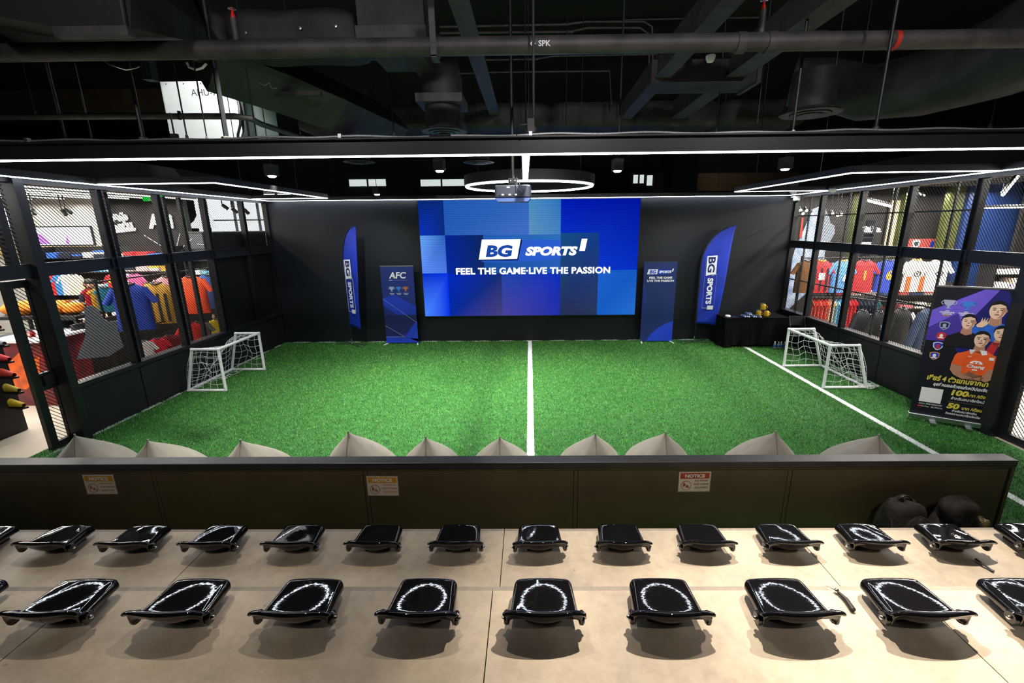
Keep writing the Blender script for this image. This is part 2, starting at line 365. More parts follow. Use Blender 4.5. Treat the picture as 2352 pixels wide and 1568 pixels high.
def line(name, x0, x1, y0, y1, n, label, keep=1):
    if keep == 1:
        r = obj(name, MB().box(x0, x1, y0, y1, .002, .012), WLINE, TURF); r['label'] = label
    b = turf_blades('line_blades' if keep == 1 else name, n, line_samp(x0, x1, y0, y1, keep), WLINE, .018, .032, .008); b.parent = r if keep == 1 else TURF; b['kind'] = 'stuff'
line('halfway_line', -.05, .05, 4.1, 11.58, 5000, 'white halfway line running from the seats to the screen')
line('side_line', 5.33, 5.43, .6, 11.1, 7500, 'white turf line beside the right hand goal')
line('side_line', -6.66, -6.56, 4.6, 11.6, 5200, 'worn white turf line along the foot of the left wall', .75)
line('goal_line', -6.55, 4.4, 11.56, 11.62, 5200, 'ragged white turf line along the foot of the screen wall', .6)
# ================================================================== LED SCREEN
scr = thing('led_screen', 'large blue led screen showing a sports logo and slogan', 'screen', (0, WB - .03, 0))
SX0, SX1, SZ0, SZ1 = -2.755, 2.755, .71, 3.625
obj('cabinet', MB().box(SX0 - .02, SX1 + .02, -.07, 0, SZ0 - .02, SZ1 + .02), BLK, scr)
tiles = [  # s0,s1,t0,t1, colours top-left, top-right, bottom-left, bottom-right
 (0, .115, 0, .29, (6, 36, 110), (8, 40, 110), (10, 46, 176), (12, 40, 120)),
 (.115, .5, 0, .29, (28, 84, 172), (46, 96, 178), (36, 88, 172), (64, 104, 190)),
 (.5, .644, 0, .29, (70, 134, 184), (40, 110, 180), (88, 140, 184), (62, 124, 186)),
 (.644, 1, 0, .6, (0, 22, 168), (0, 18, 150), (18, 56, 196), (6, 44, 186)),
 (0, .115, .29, .615, (96, 156, 232), (40, 92, 178), (92, 136, 240), (70, 116, 220)),
 (.115, .29, .29, .62, (6, 34, 140), (12, 36, 86), (6, 38, 150), (16, 40, 92)),
 (.29, .644, .29, .62, (30, 86, 172), (44, 108, 180), (20, 72, 150), (34, 84, 180)),
 (.644, .82, .28, 1, (20, 74, 128), (18, 58, 130), (36, 44, 80), (40, 52, 84)),
 (0, .12, .615, 1, (0, 40, 196), (0, 44, 214), (70, 130, 250), (0, 44, 220)),
 (.12, .37, .62, 1, (2, 38, 180), (20, 42, 110), (6, 40, 150), (66, 62, 120)),
 (.37, .644, .62, 1, (30, 66, 160), (6, 44, 180), (66, 64, 150), (30, 44, 160)),
 (.82, 1, .6, 1, (24, 92, 196), (20, 84, 184), (22, 88, 186), (34, 104, 200))]
bm = MB(); cols = []; DW = SX1 - SX0; DH = SZ1 - SZ0
for k, (s0, s1, t0, t1, a, b, c, d) in enumerate(tiles):
    yy = -.072 - (.0004 if k == 7 else 0)
    q = [(SX0 + s0 * DW, yy, SZ1 - t1 * DH), (SX0 + s1 * DW, yy, SZ1 - t1 * DH), (SX0 + s1 * DW, yy, SZ1 - t0 * DH), (SX0 + s0 * DW, yy, SZ1 - t0 * DH)]
    bm.add(q, [(0, 1, 2, 3)]); cols += [c, d, b, a]
dm = bm.mesh('display'); ca = dm.color_attributes.new('tone', 'FLOAT_COLOR', 'CORNER')
for i, c in enumerate(cols): ca.data[i].color = (*rgb(*c), 1)
sm = bpy.data.materials.new('led_screen_picture'); sm.use_nodes = True; nt = sm.node_tree; nt.nodes.remove(nt.nodes['Principled BSDF'])
e = nt.nodes.new('ShaderNodeEmission'); a = nt.nodes.new('ShaderNodeVertexColor'); a.layer_name = 'tone'
tc = nt.nodes.new('ShaderNodeTexCoord'); wv = nt.nodes.new('ShaderNodeTexWave'); wv.bands_direction = 'Z'; wv.inputs['Scale'].default_value = 7
mr = nt.nodes.new('ShaderNodeMapRange'); mr.inputs[3].default_value = .82; mr.inputs[4].default_value = 1.14
nt.links.new(tc.outputs['Object'], wv.inputs['Vector']); nt.links.new(wv.outputs['Fac'], mr.inputs[0])
nt.links.new(a.outputs['Color'], e.inputs[0]); nt.links.new(mr.outputs[0], e.inputs[1]); nt.links.new(e.outputs[0], nt.nodes['Material Output'].inputs[0])
link('display', dm, sm, scr)
LW = glow('screen_white', 250, 252, 255, 1.05); LB = glow('screen_blue', 26, 72, 168, .9); LS = glow('screen_band', 44, 92, 206, .9); LD = glow('screen_navy', 10, 34, 84, .9)
def sp(x, y): p = at(x, y, Y=WB - .075); return p.x, p.z
def spoly(name, pts, m, dy): obj(name, MB().prism([sp(*p) for p in pts], -.0735 - dy, -.0732 - dy, 'xz'), m, scr)
spoly('logo_band', [(1105, 601), (1108, 598), (1195, 550), (1288, 550), (1288, 594), (1190, 601)], LS, 0)
spoly('logo_shadow', [(1104, 598), (1190, 598), (1199, 555), (1199, 550), (1196, 550)], LD, .0004)
spoly('logo_box', [(1100, 596), (1188, 594), (1196, 549), (1107, 550)], LW, .0008)
spoly('logo_tick', [(1330, 576), (1343, 576), (1349, 548), (1336, 548)], LW, .0008)
def stext(name, body, x, y, px, h, m, dy=.0012, **k):
    p = at(x, y, Y=WB - .075); u = at(x + px, y, Y=WB - .075)
    return text(name, body, h, m, scr, (p.x, -.0735 - dy, p.z), width=(u - p).length, **k)
stext('logo_letters', 'BG', 1145, 588, 62, .27, LB, bold=.018, shear=.15)
stext('logo_word', 'SPORTS', 1264, 585, 120, .2, LW, bold=.016, shear=.22)
stext('slogan', 'FEEL THE GAME·LIVE THE PASSION', 1224, 628, 354, .16, LW, bold=.009, space=1.06)

# ================================================================== LED LIGHT FRAME over the pitch
HOUS = mat('black_light_housing', rgb(26, 27, 30), .4, noise=.15)
def led_run(root, pts, closed=False, wd=.06, ht=.085, lw=.035, beam=True):
    n = len(pts); prs = [(pts[i], pts[(i + 1) % n]) for i in range(n if closed else n - 1)]
    for a, b in prs:
        a = Vector((*a, LED_Z)); b = Vector((*b, LED_Z)); d = (b - a).normalized()
        obj('housing', MB().bar(a + Vector((0, 0, ht / 2 + .004)) - d * wd / 2, b + Vector((0, 0, ht / 2 + .004)) + d * wd / 2, wd, ht), HOUS, root)
        obj('diffuser', MB().bar(a - d * lw / 2, b + d * lw / 2, lw, .012), LED, root)
def with_wires(root, pts, ztop=6.5):
    for x, y in pts: obj('suspension_wire', MB().cyl((x, y, LED_Z + .1), (x, y, ztop), .006, 5), BLK, root)
per = thing('hanging_light', 'long white led strip frame hanging round the pitch edge', 'light')
led_run(per, [(-6.4, 4.53), (-6.43, 11.52), (6.38, 11.52), (6.36, 4.53)])
with_wires(per, [(-4.8, 11.5), (4.6, 11.5)])
nb = thing('led_beam', 'deep black beam with led strip hanging across above the barrier', 'light')
obj('housing', MB().box(-6.6, 6.6, 4.50, 4.56, LED_Z + .006, LED_Z + .14).box(-6.6, 6.6, 4.46, 4.60, LED_Z + .14, LED_Z + .155), HOUS, nb)
obj('diffuser', MB().box(-6.5, 6.5, 4.51, 4.55, LED_Z - .006, LED_Z + .006), LED, nb)
cond = MB()
for a, b in ((-6.5, -.9), (-.75, 6.5)):
    cond.tube([(x, 4.485, LED_Z + .165 + .006 * math.sin(x * 7) + .005 * math.sin(x * 2.3)) for x in np.linspace(a, b, 90)], .011, 6)
obj('flexible_conduit', cond, mat('grey_conduit', rgb(150, 150, 152), .4, .6, noise=.2, nscale=60), nb, True)
obj('conduit_joint', MB().cyl((-.92, 4.485, LED_Z + .165), (-.72, 4.485, LED_Z + .165), .017, 8), BLK, nb)
for x in (-4.7, -1.75, .02, 4.6): obj('clip', MB().box(x - .015, x + .015, 4.46, 4.5, LED_Z + .15, LED_Z + .19), ALU, nb)
li = thing('hanging_light', 'three sided led strip frame above the left goal', 'light')
led_run(li, [(-6.3, 6.87), (-4.6, 6.87), (-4.62, 10.63), (-6.3, 10.63)], lw=.045); with_wires(li, [(-4.6, 7.5), (-4.6, 9.3)])
ri = thing('hanging_light', 'three sided led strip frame above the right goal', 'light')
led_run(ri, [(6.28, 6.45), (4.41, 6.5), (4.39, 9.99), (6.28, 9.99)], lw=.045); with_wires(ri, [(4.4, 7.2), (4.4, 9.2)])
cb = thing('led_light_bar', 'single bright led bar running from the beam towards the screen', 'light')
led_run(cb, [(-.025, 4.6), (-.05, 7.0)], lw=.07, wd=.085)
# ring light
rg = thing('ring_light', 'round black ring pendant with glowing white lower edge', 'light', (.01, 8.2, LED_Z))
R0 = 1.09; N = 64
ring = [(R0 * math.cos(2 * PI * k / N), R0 * math.sin(2 * PI * k / N), 0) for k in range(N)]
obj('glowing_ring', MB().tube(ring, .016, 8, closed=True), LED, rg, True)
obj('hoop', MB().grid(lambda u, v: ((R0 + (.035 if v in (1 / 3, 2 / 3) else -.035)) * math.cos(2 * PI * u), (R0 + (.035 if v in (1 / 3, 2 / 3) else -.035)) * math.sin(2 * PI * u), [.17, .17, .018, .018][round(v * 3)]), N, 4, True).grid(lambda u, v: ((R0 - .035) * math.cos(2 * PI * u), (R0 - .035) * math.sin(2 * PI * u), .018 + .152 * v), N, 2, True), mat('matt_black_hoop', rgb(9, 9, 11), .8), rg)
for k in range(3):
    a = PI / 6 + 2 * PI * k / 3; obj('suspension_wire', MB().cyl((R0 * math.cos(a), R0 * math.sin(a), .2), (R0 * math.cos(a), R0 * math.sin(a), 2.8), .006, 5), BLK, rg)

# ---- projector on its pole
PJ = mat('dark_projector_case', rgb(24, 28, 38), .45, noise=.1); PJB = mat('projector_back', rgb(32, 37, 50), .5)
pj = thing('projector', 'dark grey projector hanging on a pole before the screen', 'projector', (-.215, 6.3, 3.33))
o = obj('body', MB().box(-.245, .245, -.0, .36, .03, .2), PJ, pj); bevel(o, .02); bake(o)
obj('lower_tray', MB().prism([(-.245, .03), (.245, .03), (.2, -.015), (-.2, -.015)], -.01, .36, 'xz'), mat('projector_tray', rgb(60, 80, 130), .45), pj)
obj('rear_panel', MB().box(-.21, .21, -.006, 0, .05, .185), PJB, pj)
for i, x in enumerate((-.19, -.15, -.1, -.055, 0, .03)): obj('socket', MB().box(x, x + .028, -.012, -.005, .065, .082), PRINTW if i % 2 else BLK, pj)
for x in (.11, .15): obj('plug', MB().cyl((x, -.03, .08 + .05 * (x > .12)), (x, 0, .08 + .05 * (x > .12)), .012, 8), BLK, pj)
obj('status_plate', MB().box(-.08, -.04, -.009, -.005, .16, .175), PRINTW, pj)
obj('side_grille', MB().box(.245, .25, .05, .3, .06, .16), BLK, pj)
obj('mount_bracket', MB().box(-.06, .06, .05, .16, .2, .29).box(-.045, .045, .03, .05, .22, .28), BLK, pj)
for x in (-.03, .03): obj('bolt', MB().ball((x, .026, .25), .011), CHROME, pj)
obj('pole', MB().cyl((0, .1, .28), (0, .1, 3.17), .022, 10), BLK, pj, True)
obj('cable', MB().tube([(.03, .02, .22), (.05, -.04, .17), (.1, -.06, .12), (.14, -.04, .08)], .006, 6).tube([(.05, .1, .3), (.085, .08, .25), (.09, .06, .2)], .008, 6), PRINTW if False else BLK, pj, True)

# ---- box spotlights over the pitch
def box_spot(loc, rz, label):
    t = thing('box_spotlight', label, 'spotlight', loc, rz, 'box spotlights over the pitch')
    o = obj('housing', MB().box(-.09, .09, -.09, .09, 0, .2), mat('spot_grey', rgb(52, 52, 55), .5), t); bevel(o, .006); bake(o)
    obj('lens', MB().lathe([(.001, -.03), (.05, -.026), (.07, -.012), (.072, 0)], 20), glow('spot_lens', 255, 238, 205, 14), t, True)
    obj('side_knob', MB().cyl((.09, 0, .03), (.11, 0, .03), .012, 8), CHROME, t)
    obj('hanger', MB().cyl((0, 0, .2), (0, 0, 6.5 - loc[2]), .008, 6), BLK, t)
    return t
for (x, y), lb in zip(((1010, 392), (1418, 392), (1803, 388), (2253, 378), (625, 404), (866, 446)), ('left of the ring light', 'right of the ring light', 'above the right feather flag', 'nearest the right edge, brightest', 'above the left goal', 'small and far, above the left feather flag')):
    p = at(x, y, Z=3.95) if y < 440 else at(x, y, Y=12.6)
    box_spot((p.x, p.y, p.z), .25 * (p.x / 5), 'black box spotlight ' + lb)
# ================================================================== SEATS
GLOSS = mat('glossy_black_plastic', (.006, .006, .008), .035, spec=.8, bump=.009, bscale=48)
def seat_surface(u, v):
    U = 2 * u - 1; au = abs(U); LB = .75
    if v < .56:
        s = v / .56; y = .165 - .285 * s; w0 = .166 + .028 * s
        if s < .12: k = 1 - s / .12; w0 -= .045 * (1 - math.sqrt(max(0, 1 - k * k)))
        x = w0 * U; ym = y + .01; xc = max(-.16, min(.16, x))
        z = .016 * ym + .1115 * ym * ym + .034 * (ym * (1 - (xc / .115) ** 2) - ym ** 3 / (3 * .105 ** 2))
        if s < .12: z -= .03 * (1 - s / .12) ** 2.2
        if s > .86: z += .9 * (s - .86) ** 2 * .3
    elif v < LB:
        t = (v - .56) / (LB - .56); a = t * PI / 2
        y = -.12 - .035 * math.sin(a) + .03 * t * U * U; z = .004 + .072 * (1 - math.cos(a)) ** .85 - .034 * t * au ** 5
        w0 = .196 + .02 * t; x = w0 * U
    else:
        t = (v - LB) / (1 - LB); a = t * PI / 2
        y = -.155 + .03 * U * U - .016 * math.sin(min(1, t * 3) * PI) - .0 * t + (.055 * t ** 2); dz = (.075 * (1 - au ** 2) + .035)
        z = .076 - .034 * au ** 5 + .006 * math.sin(min(1, t * 3) * PI) - dz * t ** 1.3
        w0 = .216 - .012 * t; x = w0 * U
    e = max(0, (au - .86) / .14)
    if v < LB:
        t2 = 0 if v < .56 else (v - .56) / (LB - .56)
        z -= (.045 * (1 - t2 * .7)) * e ** 1.8; x -= math.copysign(.012 * e ** 3, U)
    return (x, y, z)
def make_seat():
    t = thing('stadium_seat', 'x', 'seat', (0, 0, 0), 0, 'x')
    sh = obj('shell', MB().grid(seat_surface, 37, 49), GLOSS, t, True, (0, 0, .105))
    so = sh.modifiers.new('s', 'SOLIDIFY'); so.thickness = .011; so.offset = -1
    ss = sh.modifiers.new('ss', 'SUBSURF'); ss.levels = 1; ss.render_levels = 1
    bake(sh); sh.data.polygons.foreach_set('use_smooth', [True] * len(sh.data.polygons))
    for sg in (-1, 1):
        b = obj('side_bracket', MB().lathe([(.001, -.012), (.03, -.012), (.036, -.004), (.036, .006), (.028, .014), (.001, .014)], 18, (sg * .2, -.085, .082), 'x'), GLOSS, t, True)
        obj('bolt', MB().ball((sg * .2 + sg * .016, -.085, .082), .012), CHROME, b)
    obj('mount_foot', MB().box(-.1, .1, -.03, .12, 0, .02).box(-.04, .04, -.02, .1, .02, .1), BLKP, t)
    obj('drain_hole', MB().lathe([(.001, 0), (.006, .001), (.008, 0)], 10, (0, -.105, .108)), BLK, t)
    return t
seat0 = make_seat(); used = False
def put_seat(loc, rz, label, group):
    global used
    if not used:
        used = True; seat0.location = loc; seat0.rotation_euler = (0, 0, rz); seat0['label'] = label; seat0['group'] = group; return
    dup(seat0, loc, rz, label, group)
for i in range(10):
    put_seat((.065 + .665 * (i - 5), 2.015, .9), rng.normal(0, .012), 'glossy black low back seat, %s from the left in the near row' % ORD[i], 'seats in the near row')
for i in range(14):
    put_seat((.065 + .66 * (i - 7), 3.105, .45), rng.normal(0, .012), 'glossy black low back seat, %s from the left in the row by the barrier' % ORD[i], 'seats in the row by the barrier')

# ---- barrier
BAR = mat('brown_black_laminate', rgb(88, 79, 58), .5, noise=.12, nscale=3)
br = struct(thing('wall_barrier', 'dark low barrier wall between the seats and the pitch', None))
obj('core', MB().box(-7.4, 4.57, 3.853, 3.95, 0, .76), BLKP, br)
xs = [-7.4, -5.74, -3.68, -1.605, .435, 2.485, 4.57]
for a, b in zip(xs[:-1], xs[1:]):
    obj('panel', MB().box(a + .024, b - .024, 3.846, 3.853, 0, .715), BAR, br); obj('batten', MB().box(a - .018, a + .018, 3.8465, 3.853, 0, .715), BAR, br)
obj('batten', MB().box(-7.4, 4.57, 3.8465, 3.853, .721, .745), BAR, br)
o = obj('cap', MB().box(-7.4, 4.6, 3.83, 3.97, .745, .81), mat('barrier_cap', rgb(46, 47, 50), .42, noise=.12), br); bevel(o, .006); bake(o)
obj('end_panel', MB().box(4.57, 4.6, 3.84, 3.965, 0, .745), BAR, br)
# ---- notices
def notice(cx, cz, cols, label, tilt=0):
    t = thing('notice_sign', label, 'sign', (cx, 3.843, cz), 0); t.rotation_euler = (0, tilt, 0)
    hd, tx = cols
    obj('plastic_sleeve', MB().box(-.155, .155, -.0012, .0012, -.11, .11), mat('sleeve_film', (.8, .8, .8), .12, alpha=.28), t)
    obj('sheet', MB().box(-.149, .149, -.0025, -.0013, -.104, .104), mat('sign_paper', rgb(232, 222, 208), .25, coat=.6), t)
    obj('header', MB().box(-.139, .139, -.0034, -.0026, .035, .096), mat('hdr%s' % label[:9], rgb(*hd), .25, coat=.6), t)
    text('heading', 'NOTICE', .034, PRINTW, t, (0, -.0042, .048), width=.19, bold=.002)
    for i, (b, wd) in enumerate((('NO FOOD', .125), ('AND DRINK', .148), ('ALLOWED', .13))):
        text('line_of_text', b, .018, mat('txt%s' % label[:9], rgb(*tx), .4), t, (.066, -.0034, .004 - i * .037), width=wd, bold=.0006)
    M2 = mat('sym%s' % label[:9], rgb(150, 60, 50) if hd[0] < 190 else rgb(170, 110, 70), .4)
    obj('symbol_ring', MB().tube([(-.078 + .047 * math.cos(2 * PI * k / 28), -.003, -.037 + .047 * math.sin(2 * PI * k / 28)) for k in range(28)], .0026, 5, closed=True), M2, t)
    obj('symbol_slash', MB().bar((-.111, -.003, -.004), (-.045, -.003, -.07), .001, .005, (1, 0, 1)), M2, t)
    obj('symbol_food', MB().prism([(-.108, -.02), (-.088, -.02), (-.09, -.05), (-.106, -.05)], -.0036, -.0028, 'xz').prism([(-.083, -.052), (-.05, -.052), (-.05, -.06), (-.083, -.06)], -.0036, -.0028, 'xz').prism([(-.08, -.05), (-.053, -.05), (-.058, -.036), (-.075, -.036)], -.0036, -.0028, 'xz').bar((-.098, -.0032, -.02), (-.09, -.0032, -.004), .0008, .003), M2, t)
notice(-4.225, .585, ((214, 158, 44), (176, 140, 110)), 'orange headed notice at the left end of the barrier', .0)
notice(-1.445, .558, ((232, 160, 52), (206, 150, 110)), 'pale orange notice near the barrier middle', .01)
notice(1.578, .592, ((176, 74, 44), (96, 66, 60)), 'red headed notice on the right of the barrier', -.012)
# ================================================================== GOALS
def goal(xf, xb, xt, y0, y1, sgn, label, seed, spill):
    """sgn: direction from the mouth to the back"""
    r = np.random.default_rng(seed); h = .815
    g = thing('football_goal', label, 'goal', ((xf + xb) / 2, (y0 + y1) / 2, .02))
    ox, oy = (xf + xb) / 2, (y0 + y1) / 2
    def L(x, y, z): return (x - ox, y - oy, z)
    R_ = .026
    for y in (y0, y1):
        obj('front_post', MB().cyl(L(xf, y, 0), L(xf, y, h), R_, 12), WHITE, g, True)
        obj('top_side_bar', MB().cyl(L(xf, y, h), L(xt, y, h), R_, 12), WHITE, g, True)
        obj('rear_post', MB().cyl(L(xt, y, h), L(xb, y, .01), R_, 12), WHITE, g, True)
        obj('ground_side_bar', MB().cyl(L(xf, y, .01), L(xb, y, .01), R_, 12), WHITE, g, True)
        obj('corner_joint', MB().ball(L(xf, y, h), .032).ball(L(xt, y, h), .032).ball(L(xb, y, .012), .032), WHITE, g, True)
    obj('crossbar', MB().cyl(L(xf, y0, h), L(xf, y1, h), R_, 12), WHITE, g, True)
    obj('ground_rear_bar', MB().cyl(L(xb, y0, .01), L(xb, y1, .01), R_, 12), WHITE, g, True)
    net = MB(); ph = r.uniform(0, 6, 8)
    def back(a, b):                                   # a along y 0..1, b from crossbar (0) to ground behind (1)
        y = y0 + (y1 - y0) * a
        if b < .38:
            q = b / .38; x = xf + (xt - xf) * q; z = h - .09 * math.sin(PI * a) * (q + .2)
        else:
            q = (b - .38) / .62; x = xt + (xb - xt) * q + sgn * .05 * math.sin(PI * q); z = (h - .1 * math.sin(PI * a) * (1 - q)) * (1 - q) ** .85
            z -= .05 * math.sin(PI * q) * math.sin(PI * a)
        s = math.sin(PI * a) * math.sin(PI * b)
        x += s * .06 * math.sin(9 * a + 6 * b + ph[0]); y += .045 * s * math.sin(8 * b + 7 * a + ph[1]); z += .05 * s * math.sin(11 * a + 4 * b + ph[2])
        x -= sgn * .10 * s
        return L(x, y, max(z, .012))
    def side(y, a, b):                                # a front->rear, b top->bottom
        x_top = xf + (xt - xf) * a; x_bot = xf + (xb - xf) * a
        x = x_top + (x_bot - x_top) * b; z = h * (1 - b)
        s = math.sin(PI * a) * math.sin(PI * b)
        return L(x + .05 * s * math.sin(8 * b + ph[3]), y + .06 * s * math.sin(6 * a + 5 * b + ph[4]), max(.012, z + .04 * s * math.sin(9 * a + ph[5])))
    def strings(fn, na, nb, m=22):
        for i in range(na + 1): net.tube([fn(i / na, j / m) for j in range(m + 1)], .0034, 4, False)
        for j in range(1, nb + 1): net.tube([fn(i / m, j / nb) for i in range(m + 1)], .0034, 4, False)
    strings(back, 11, 11)
    for y in (y0, y1): strings(lambda a, b, y=y: side(y, a, b), 5, 6, 12)
    for k in range(spill):                            # slack cord lying on the turf behind the bar
        cx, cy = xb + sgn * (r.uniform(-.1, .22) if spill > 20 else r.uniform(-.3, -.02)), r.uniform(y0, y1)
        if spill > 20 and k % 2: cy = y0 + abs(r.normal(0, .1)) - .05
        rad = r.uniform(.03, .09); a0 = r.uniform(0, 6)
        net.tube([L(cx + rad * math.cos(a0 + t) * r.uniform(.8, 1.2), cy + rad * math.sin(a0 + t), .02 + .02 * abs(math.sin(t * 1.7 + a0))) for t in np.linspace(0, 4.5, 9)], .0034, 4, False)
    n = obj('net', net, mat('white_cord', rgb(222, 224, 222), .7), g, True); n['kind'] = 'stuff'
goal(-5.785, -6.5, -6.28, 7.92, 9.2, -1, 'small white football goal with net by the left wall', 3, 16)
goal(5.45, 6.24, 5.97, 7.87, 9.2, 1, 'small white football goal with slack net by the right wall', 5, 60)

# ================================================================== BEAN BAGS
BEAN = mat('beige_grey_canvas', rgb(168, 162, 150), .7, noise=.06, nscale=9, bump=.25, bscale=9)
def beanbag(x, y, zt, rz, label, seed):
    r = np.random.default_rng(seed); t = thing('bean_bag', label, 'bean bag', (x, y, .03), rz, 'bean bags behind the barrier')
    p = r.uniform(0, 6, 4)
    def fn(u, v):
        a = 2 * PI * u; ca, sa = math.cos(a), math.sin(a)
        if v < .12: k = v / .12; rx, ry, cy, z = .36 * k + .02, .4 * k + .02, .3, .0 + .03 * k * k
        else:
            q = (v - .12) / .88
            d_ = (zt - .03) * (1 - q ** .92); wd_ = .44 * math.tanh(.5 / .44 * (d_ / .46) ** 1.12)
            rx = wd_ + .003; ry = wd_ * (1.1 if sa > 0 else .95) + .003
            cy = .3 * (1 - q ** .92); z = .03 + (zt - .03) * (q ** .92)
        sq = (abs(ca) ** 2.5 + abs(sa) ** 2.5) ** (-1 / 2.5) * .6 + .4
        wv = 1 + .018 * math.sin(5 * a + p[0] + 4 * v) + .014 * math.sin(9 * a + p[1] - 6 * v)
        return (rx * ca * sq * wv, cy + ry * sa * sq * wv, z + .012 * math.sin(3 * a + p[2]) * math.sin(PI * v))
    b = obj('bag', MB().grid(fn, 56, 44, True), BEAN, t, True)
    b.data.polygons.foreach_set('use_smooth', [True] * len(b.data.polygons))
    seam = [Vector(fn(.75, v)) for v in np.linspace(.45, .985, 14)]
    obj('seam', MB().tube([(q.x, q.y - .003, q.z) for q in seam], .004, 6), mat('beige_piping', rgb(140, 134, 122), .8), t, True)
    obj('tip_tab', MB().box(-.006, .006, -.01, .006, zt - .02, zt + .018), BEAN, t)
BB = [(172, 1000), (340, 1012), (553, 1012), (800, 993), (978, 1005), (1148, 1005), (1367, 997), (1528, 994), (1782, 992), (2018, 1000)]
for i, (px, py) in enumerate(BB):
    p = at(px, py, Y=4.25)
    beanbag(p.x, 4.25, p.z - .03, -.07 * p.x + rng.normal(0, .08), 'beige grey pointed bean bag, %s from the left along the barrier' % ORD[i], 20 + i)

# ================================================================== ROLL-UP BANNERS on the back wall
NAVY = mat('banner_navy', rgb(22, 42, 122), .55, noise=.1, nscale=1.5); BLUE1 = mat('banner_blue', rgb(22, 58, 190), .55); BLUE2 = mat('banner_dark', rgb(14, 28, 92), .55)
NAVY2 = mat('banner_ink', rgb(16, 42, 104), .55, noise=.15, nscale=1.2); BLUE3 = mat('banner_royal', rgb(20, 62, 200), .55); BLUE4 = mat('banner_mid', rgb(20, 44, 124), .55)
SILV = mat('print_silver', rgb(170, 176, 206), .5); CYAN = mat('print_cyan', rgb(60, 130, 220), .5); GOLD = mat('print_gold', rgb(206, 150, 60), .5); COPP = mat('print_copper', rgb(190, 110, 60), .5); GREYL = mat('print_greyblue', rgb(110, 124, 170), .5)
def trophy(root, x, z, s, m, y=-.004):
    o = obj('printed_trophy', MB().prism([(x + a * s, z + b * s) for a, b in ((-.5, 1), (.5, 1), (.42, .55), (.12, .3), (.1, .1), (.3, 0), (-.3, 0), (-.1, .1), (-.12, .3), (-.42, .55))], y - .0006, y, 'xz'), m, root)
    for sg in (-1, 1):
        obj('printed_handle', MB().tube([(x + sg * s * (.46 + .2 * math.sin(q)), y, z + s * (.92 - .5 * q / PI)) for q in np.linspace(0, PI, 7)], s * .045, 4), m, root)
def banner_stand(name, label, x, wd, h, y, rz=0):
    t = thing(name, label, 'banner', (x, y, .01), rz)
    return t
b1 = banner_stand('roll_up_banner', 'navy roll up banner with white three letter logo left of the screen', -3.36, .83, 2.0, 11.36)
obj('sheet', MB().box(-.42, .42, -.002, .002, .03, 2.03), NAVY, b1)
obj('top_rail', MB().box(-.425, .425, -.012, .012, 2.02, 2.045), ALU, b1)
obj('rear_pole', MB().cyl((0, .03, .02), (0, .03, 2.03), .01, 8), ALU, b1)
for x in (-.39, .39): obj('foot', MB().bar((x * .96, .1, .012), (x * 1.12, -.16, .012), .035, .02), WHITE, b1)
obj('printed_shape', MB().prism([(-.42, 1.02), (.0, .73), (.42, .78), (.42, 1.0), (-.1, 1.3), (-.42, 1.22)], -.0032, -.0024, 'xz'), BLUE1, b1)
obj('printed_shape', MB().prism([(-.42, .22), (-.42, .78), (.42, .78), (.42, .3)], -.0036, -.0024, 'xz'), BLUE2, b1)
obj('printed_shape', MB().prism([(.08, .2), (.42, .06), (.42, .62), (.36, .56)], -.0042, -.003, 'xz'), BLUE1, b1)
obj('printed_shape', MB().prism([(-.42, .03), (.42, .03), (.42, .14), (-.42, .2)], -.0042, -.003, 'xz'), BLUE1, b1)
for a, b in (((-.42, 1.2), (.42, .57)), ((-.42, .5), (.06, .2)), ((-.42, .19), (.08, .19))): obj('printed_line', MB().bar((a[0], -.0046, a[1]), (b[0], -.0046, b[1]), .0008, .006), SILV, b1)
text('logo_letters', 'AFC', .16, PRINTW, b1, (.005, -.0036, 1.725), width=.44, bold=.006, shear=.15)
obj('logo_accent', MB().lathe([(.001, 0), (.02, .0005), (.001, .001)], 10, (-.1, -.0048, 1.745), 'y'), GOLD, b1)
for x0, x1, m in ((-.22, -.13, PRINTW), (-.12, .24, GREYL)): obj('logo_line', MB().box(x0, x1, -.0036, -.003, 1.67, 1.68), m, b1)
for x, m in ((-.17, SILV), (.01, CYAN), (.19, COPP)):
    trophy(b1, x, 1.39, .12, m)
    for k in range(2): obj('caption_line', MB().box(x - .065 + .02 * k, x + .065 - .02 * k, -.0036, -.003, 1.335 - k * .03, 1.352 - k * .03), SILV, b1)
b2 = banner_stand('roll_up_banner', 'dark blue roll up banner with slogan right of the screen', 3.3, .83, 2.0, 11.36)
obj('sheet', MB().box(-.415, .415, -.002, .002, .03, 2.06), NAVY2, b2)
obj('top_rail', MB().box(-.42, .42, -.012, .012, 2.05, 2.075), mat('rail_grey', rgb(70, 90, 130), .4, .6), b2)
obj('rear_pole', MB().cyl((0, .03, .02), (0, .03, 2.05), .01, 8), ALU, b2)
for x in (-.39, .39): obj('foot', MB().bar((x * .92, .1, .012), (x * 1.05, -.17, .012), .04, .02), WHITE, b2)
obj('printed_shape', MB().prism([(-.415 + .115 * math.sin(q), 1.1 - .42 * math.cos(q)) for q in np.linspace(0, PI, 14)], -.0032, -.0024, 'xz'), BLUE4, b2)
obj('printed_shape', MB().prism([(.415, .55), (.25, .5), (.05, .39), (-.15, .2), (-.26, .03), (.415, .03)], -.0032, -.0024, 'xz'), BLUE3, b2)
obj('logo_box', MB().prism([(-.33, 1.77), (-.08, 1.77), (-.055, 1.89), (-.3, 1.89)], -.0034, -.0026, 'xz'), PRINTW, b2)
text('logo_letters', 'BG', .085, BLUE3, b2, (-.19, -.0042, 1.787), width=.17, bold=.005, shear=.15)
obj('logo_band', MB().prism([(-.07, 1.77), (.15, 1.77), (.3, 1.88), (-.05, 1.88)], -.0032, -.0024, 'xz'), BLUE3, b2)
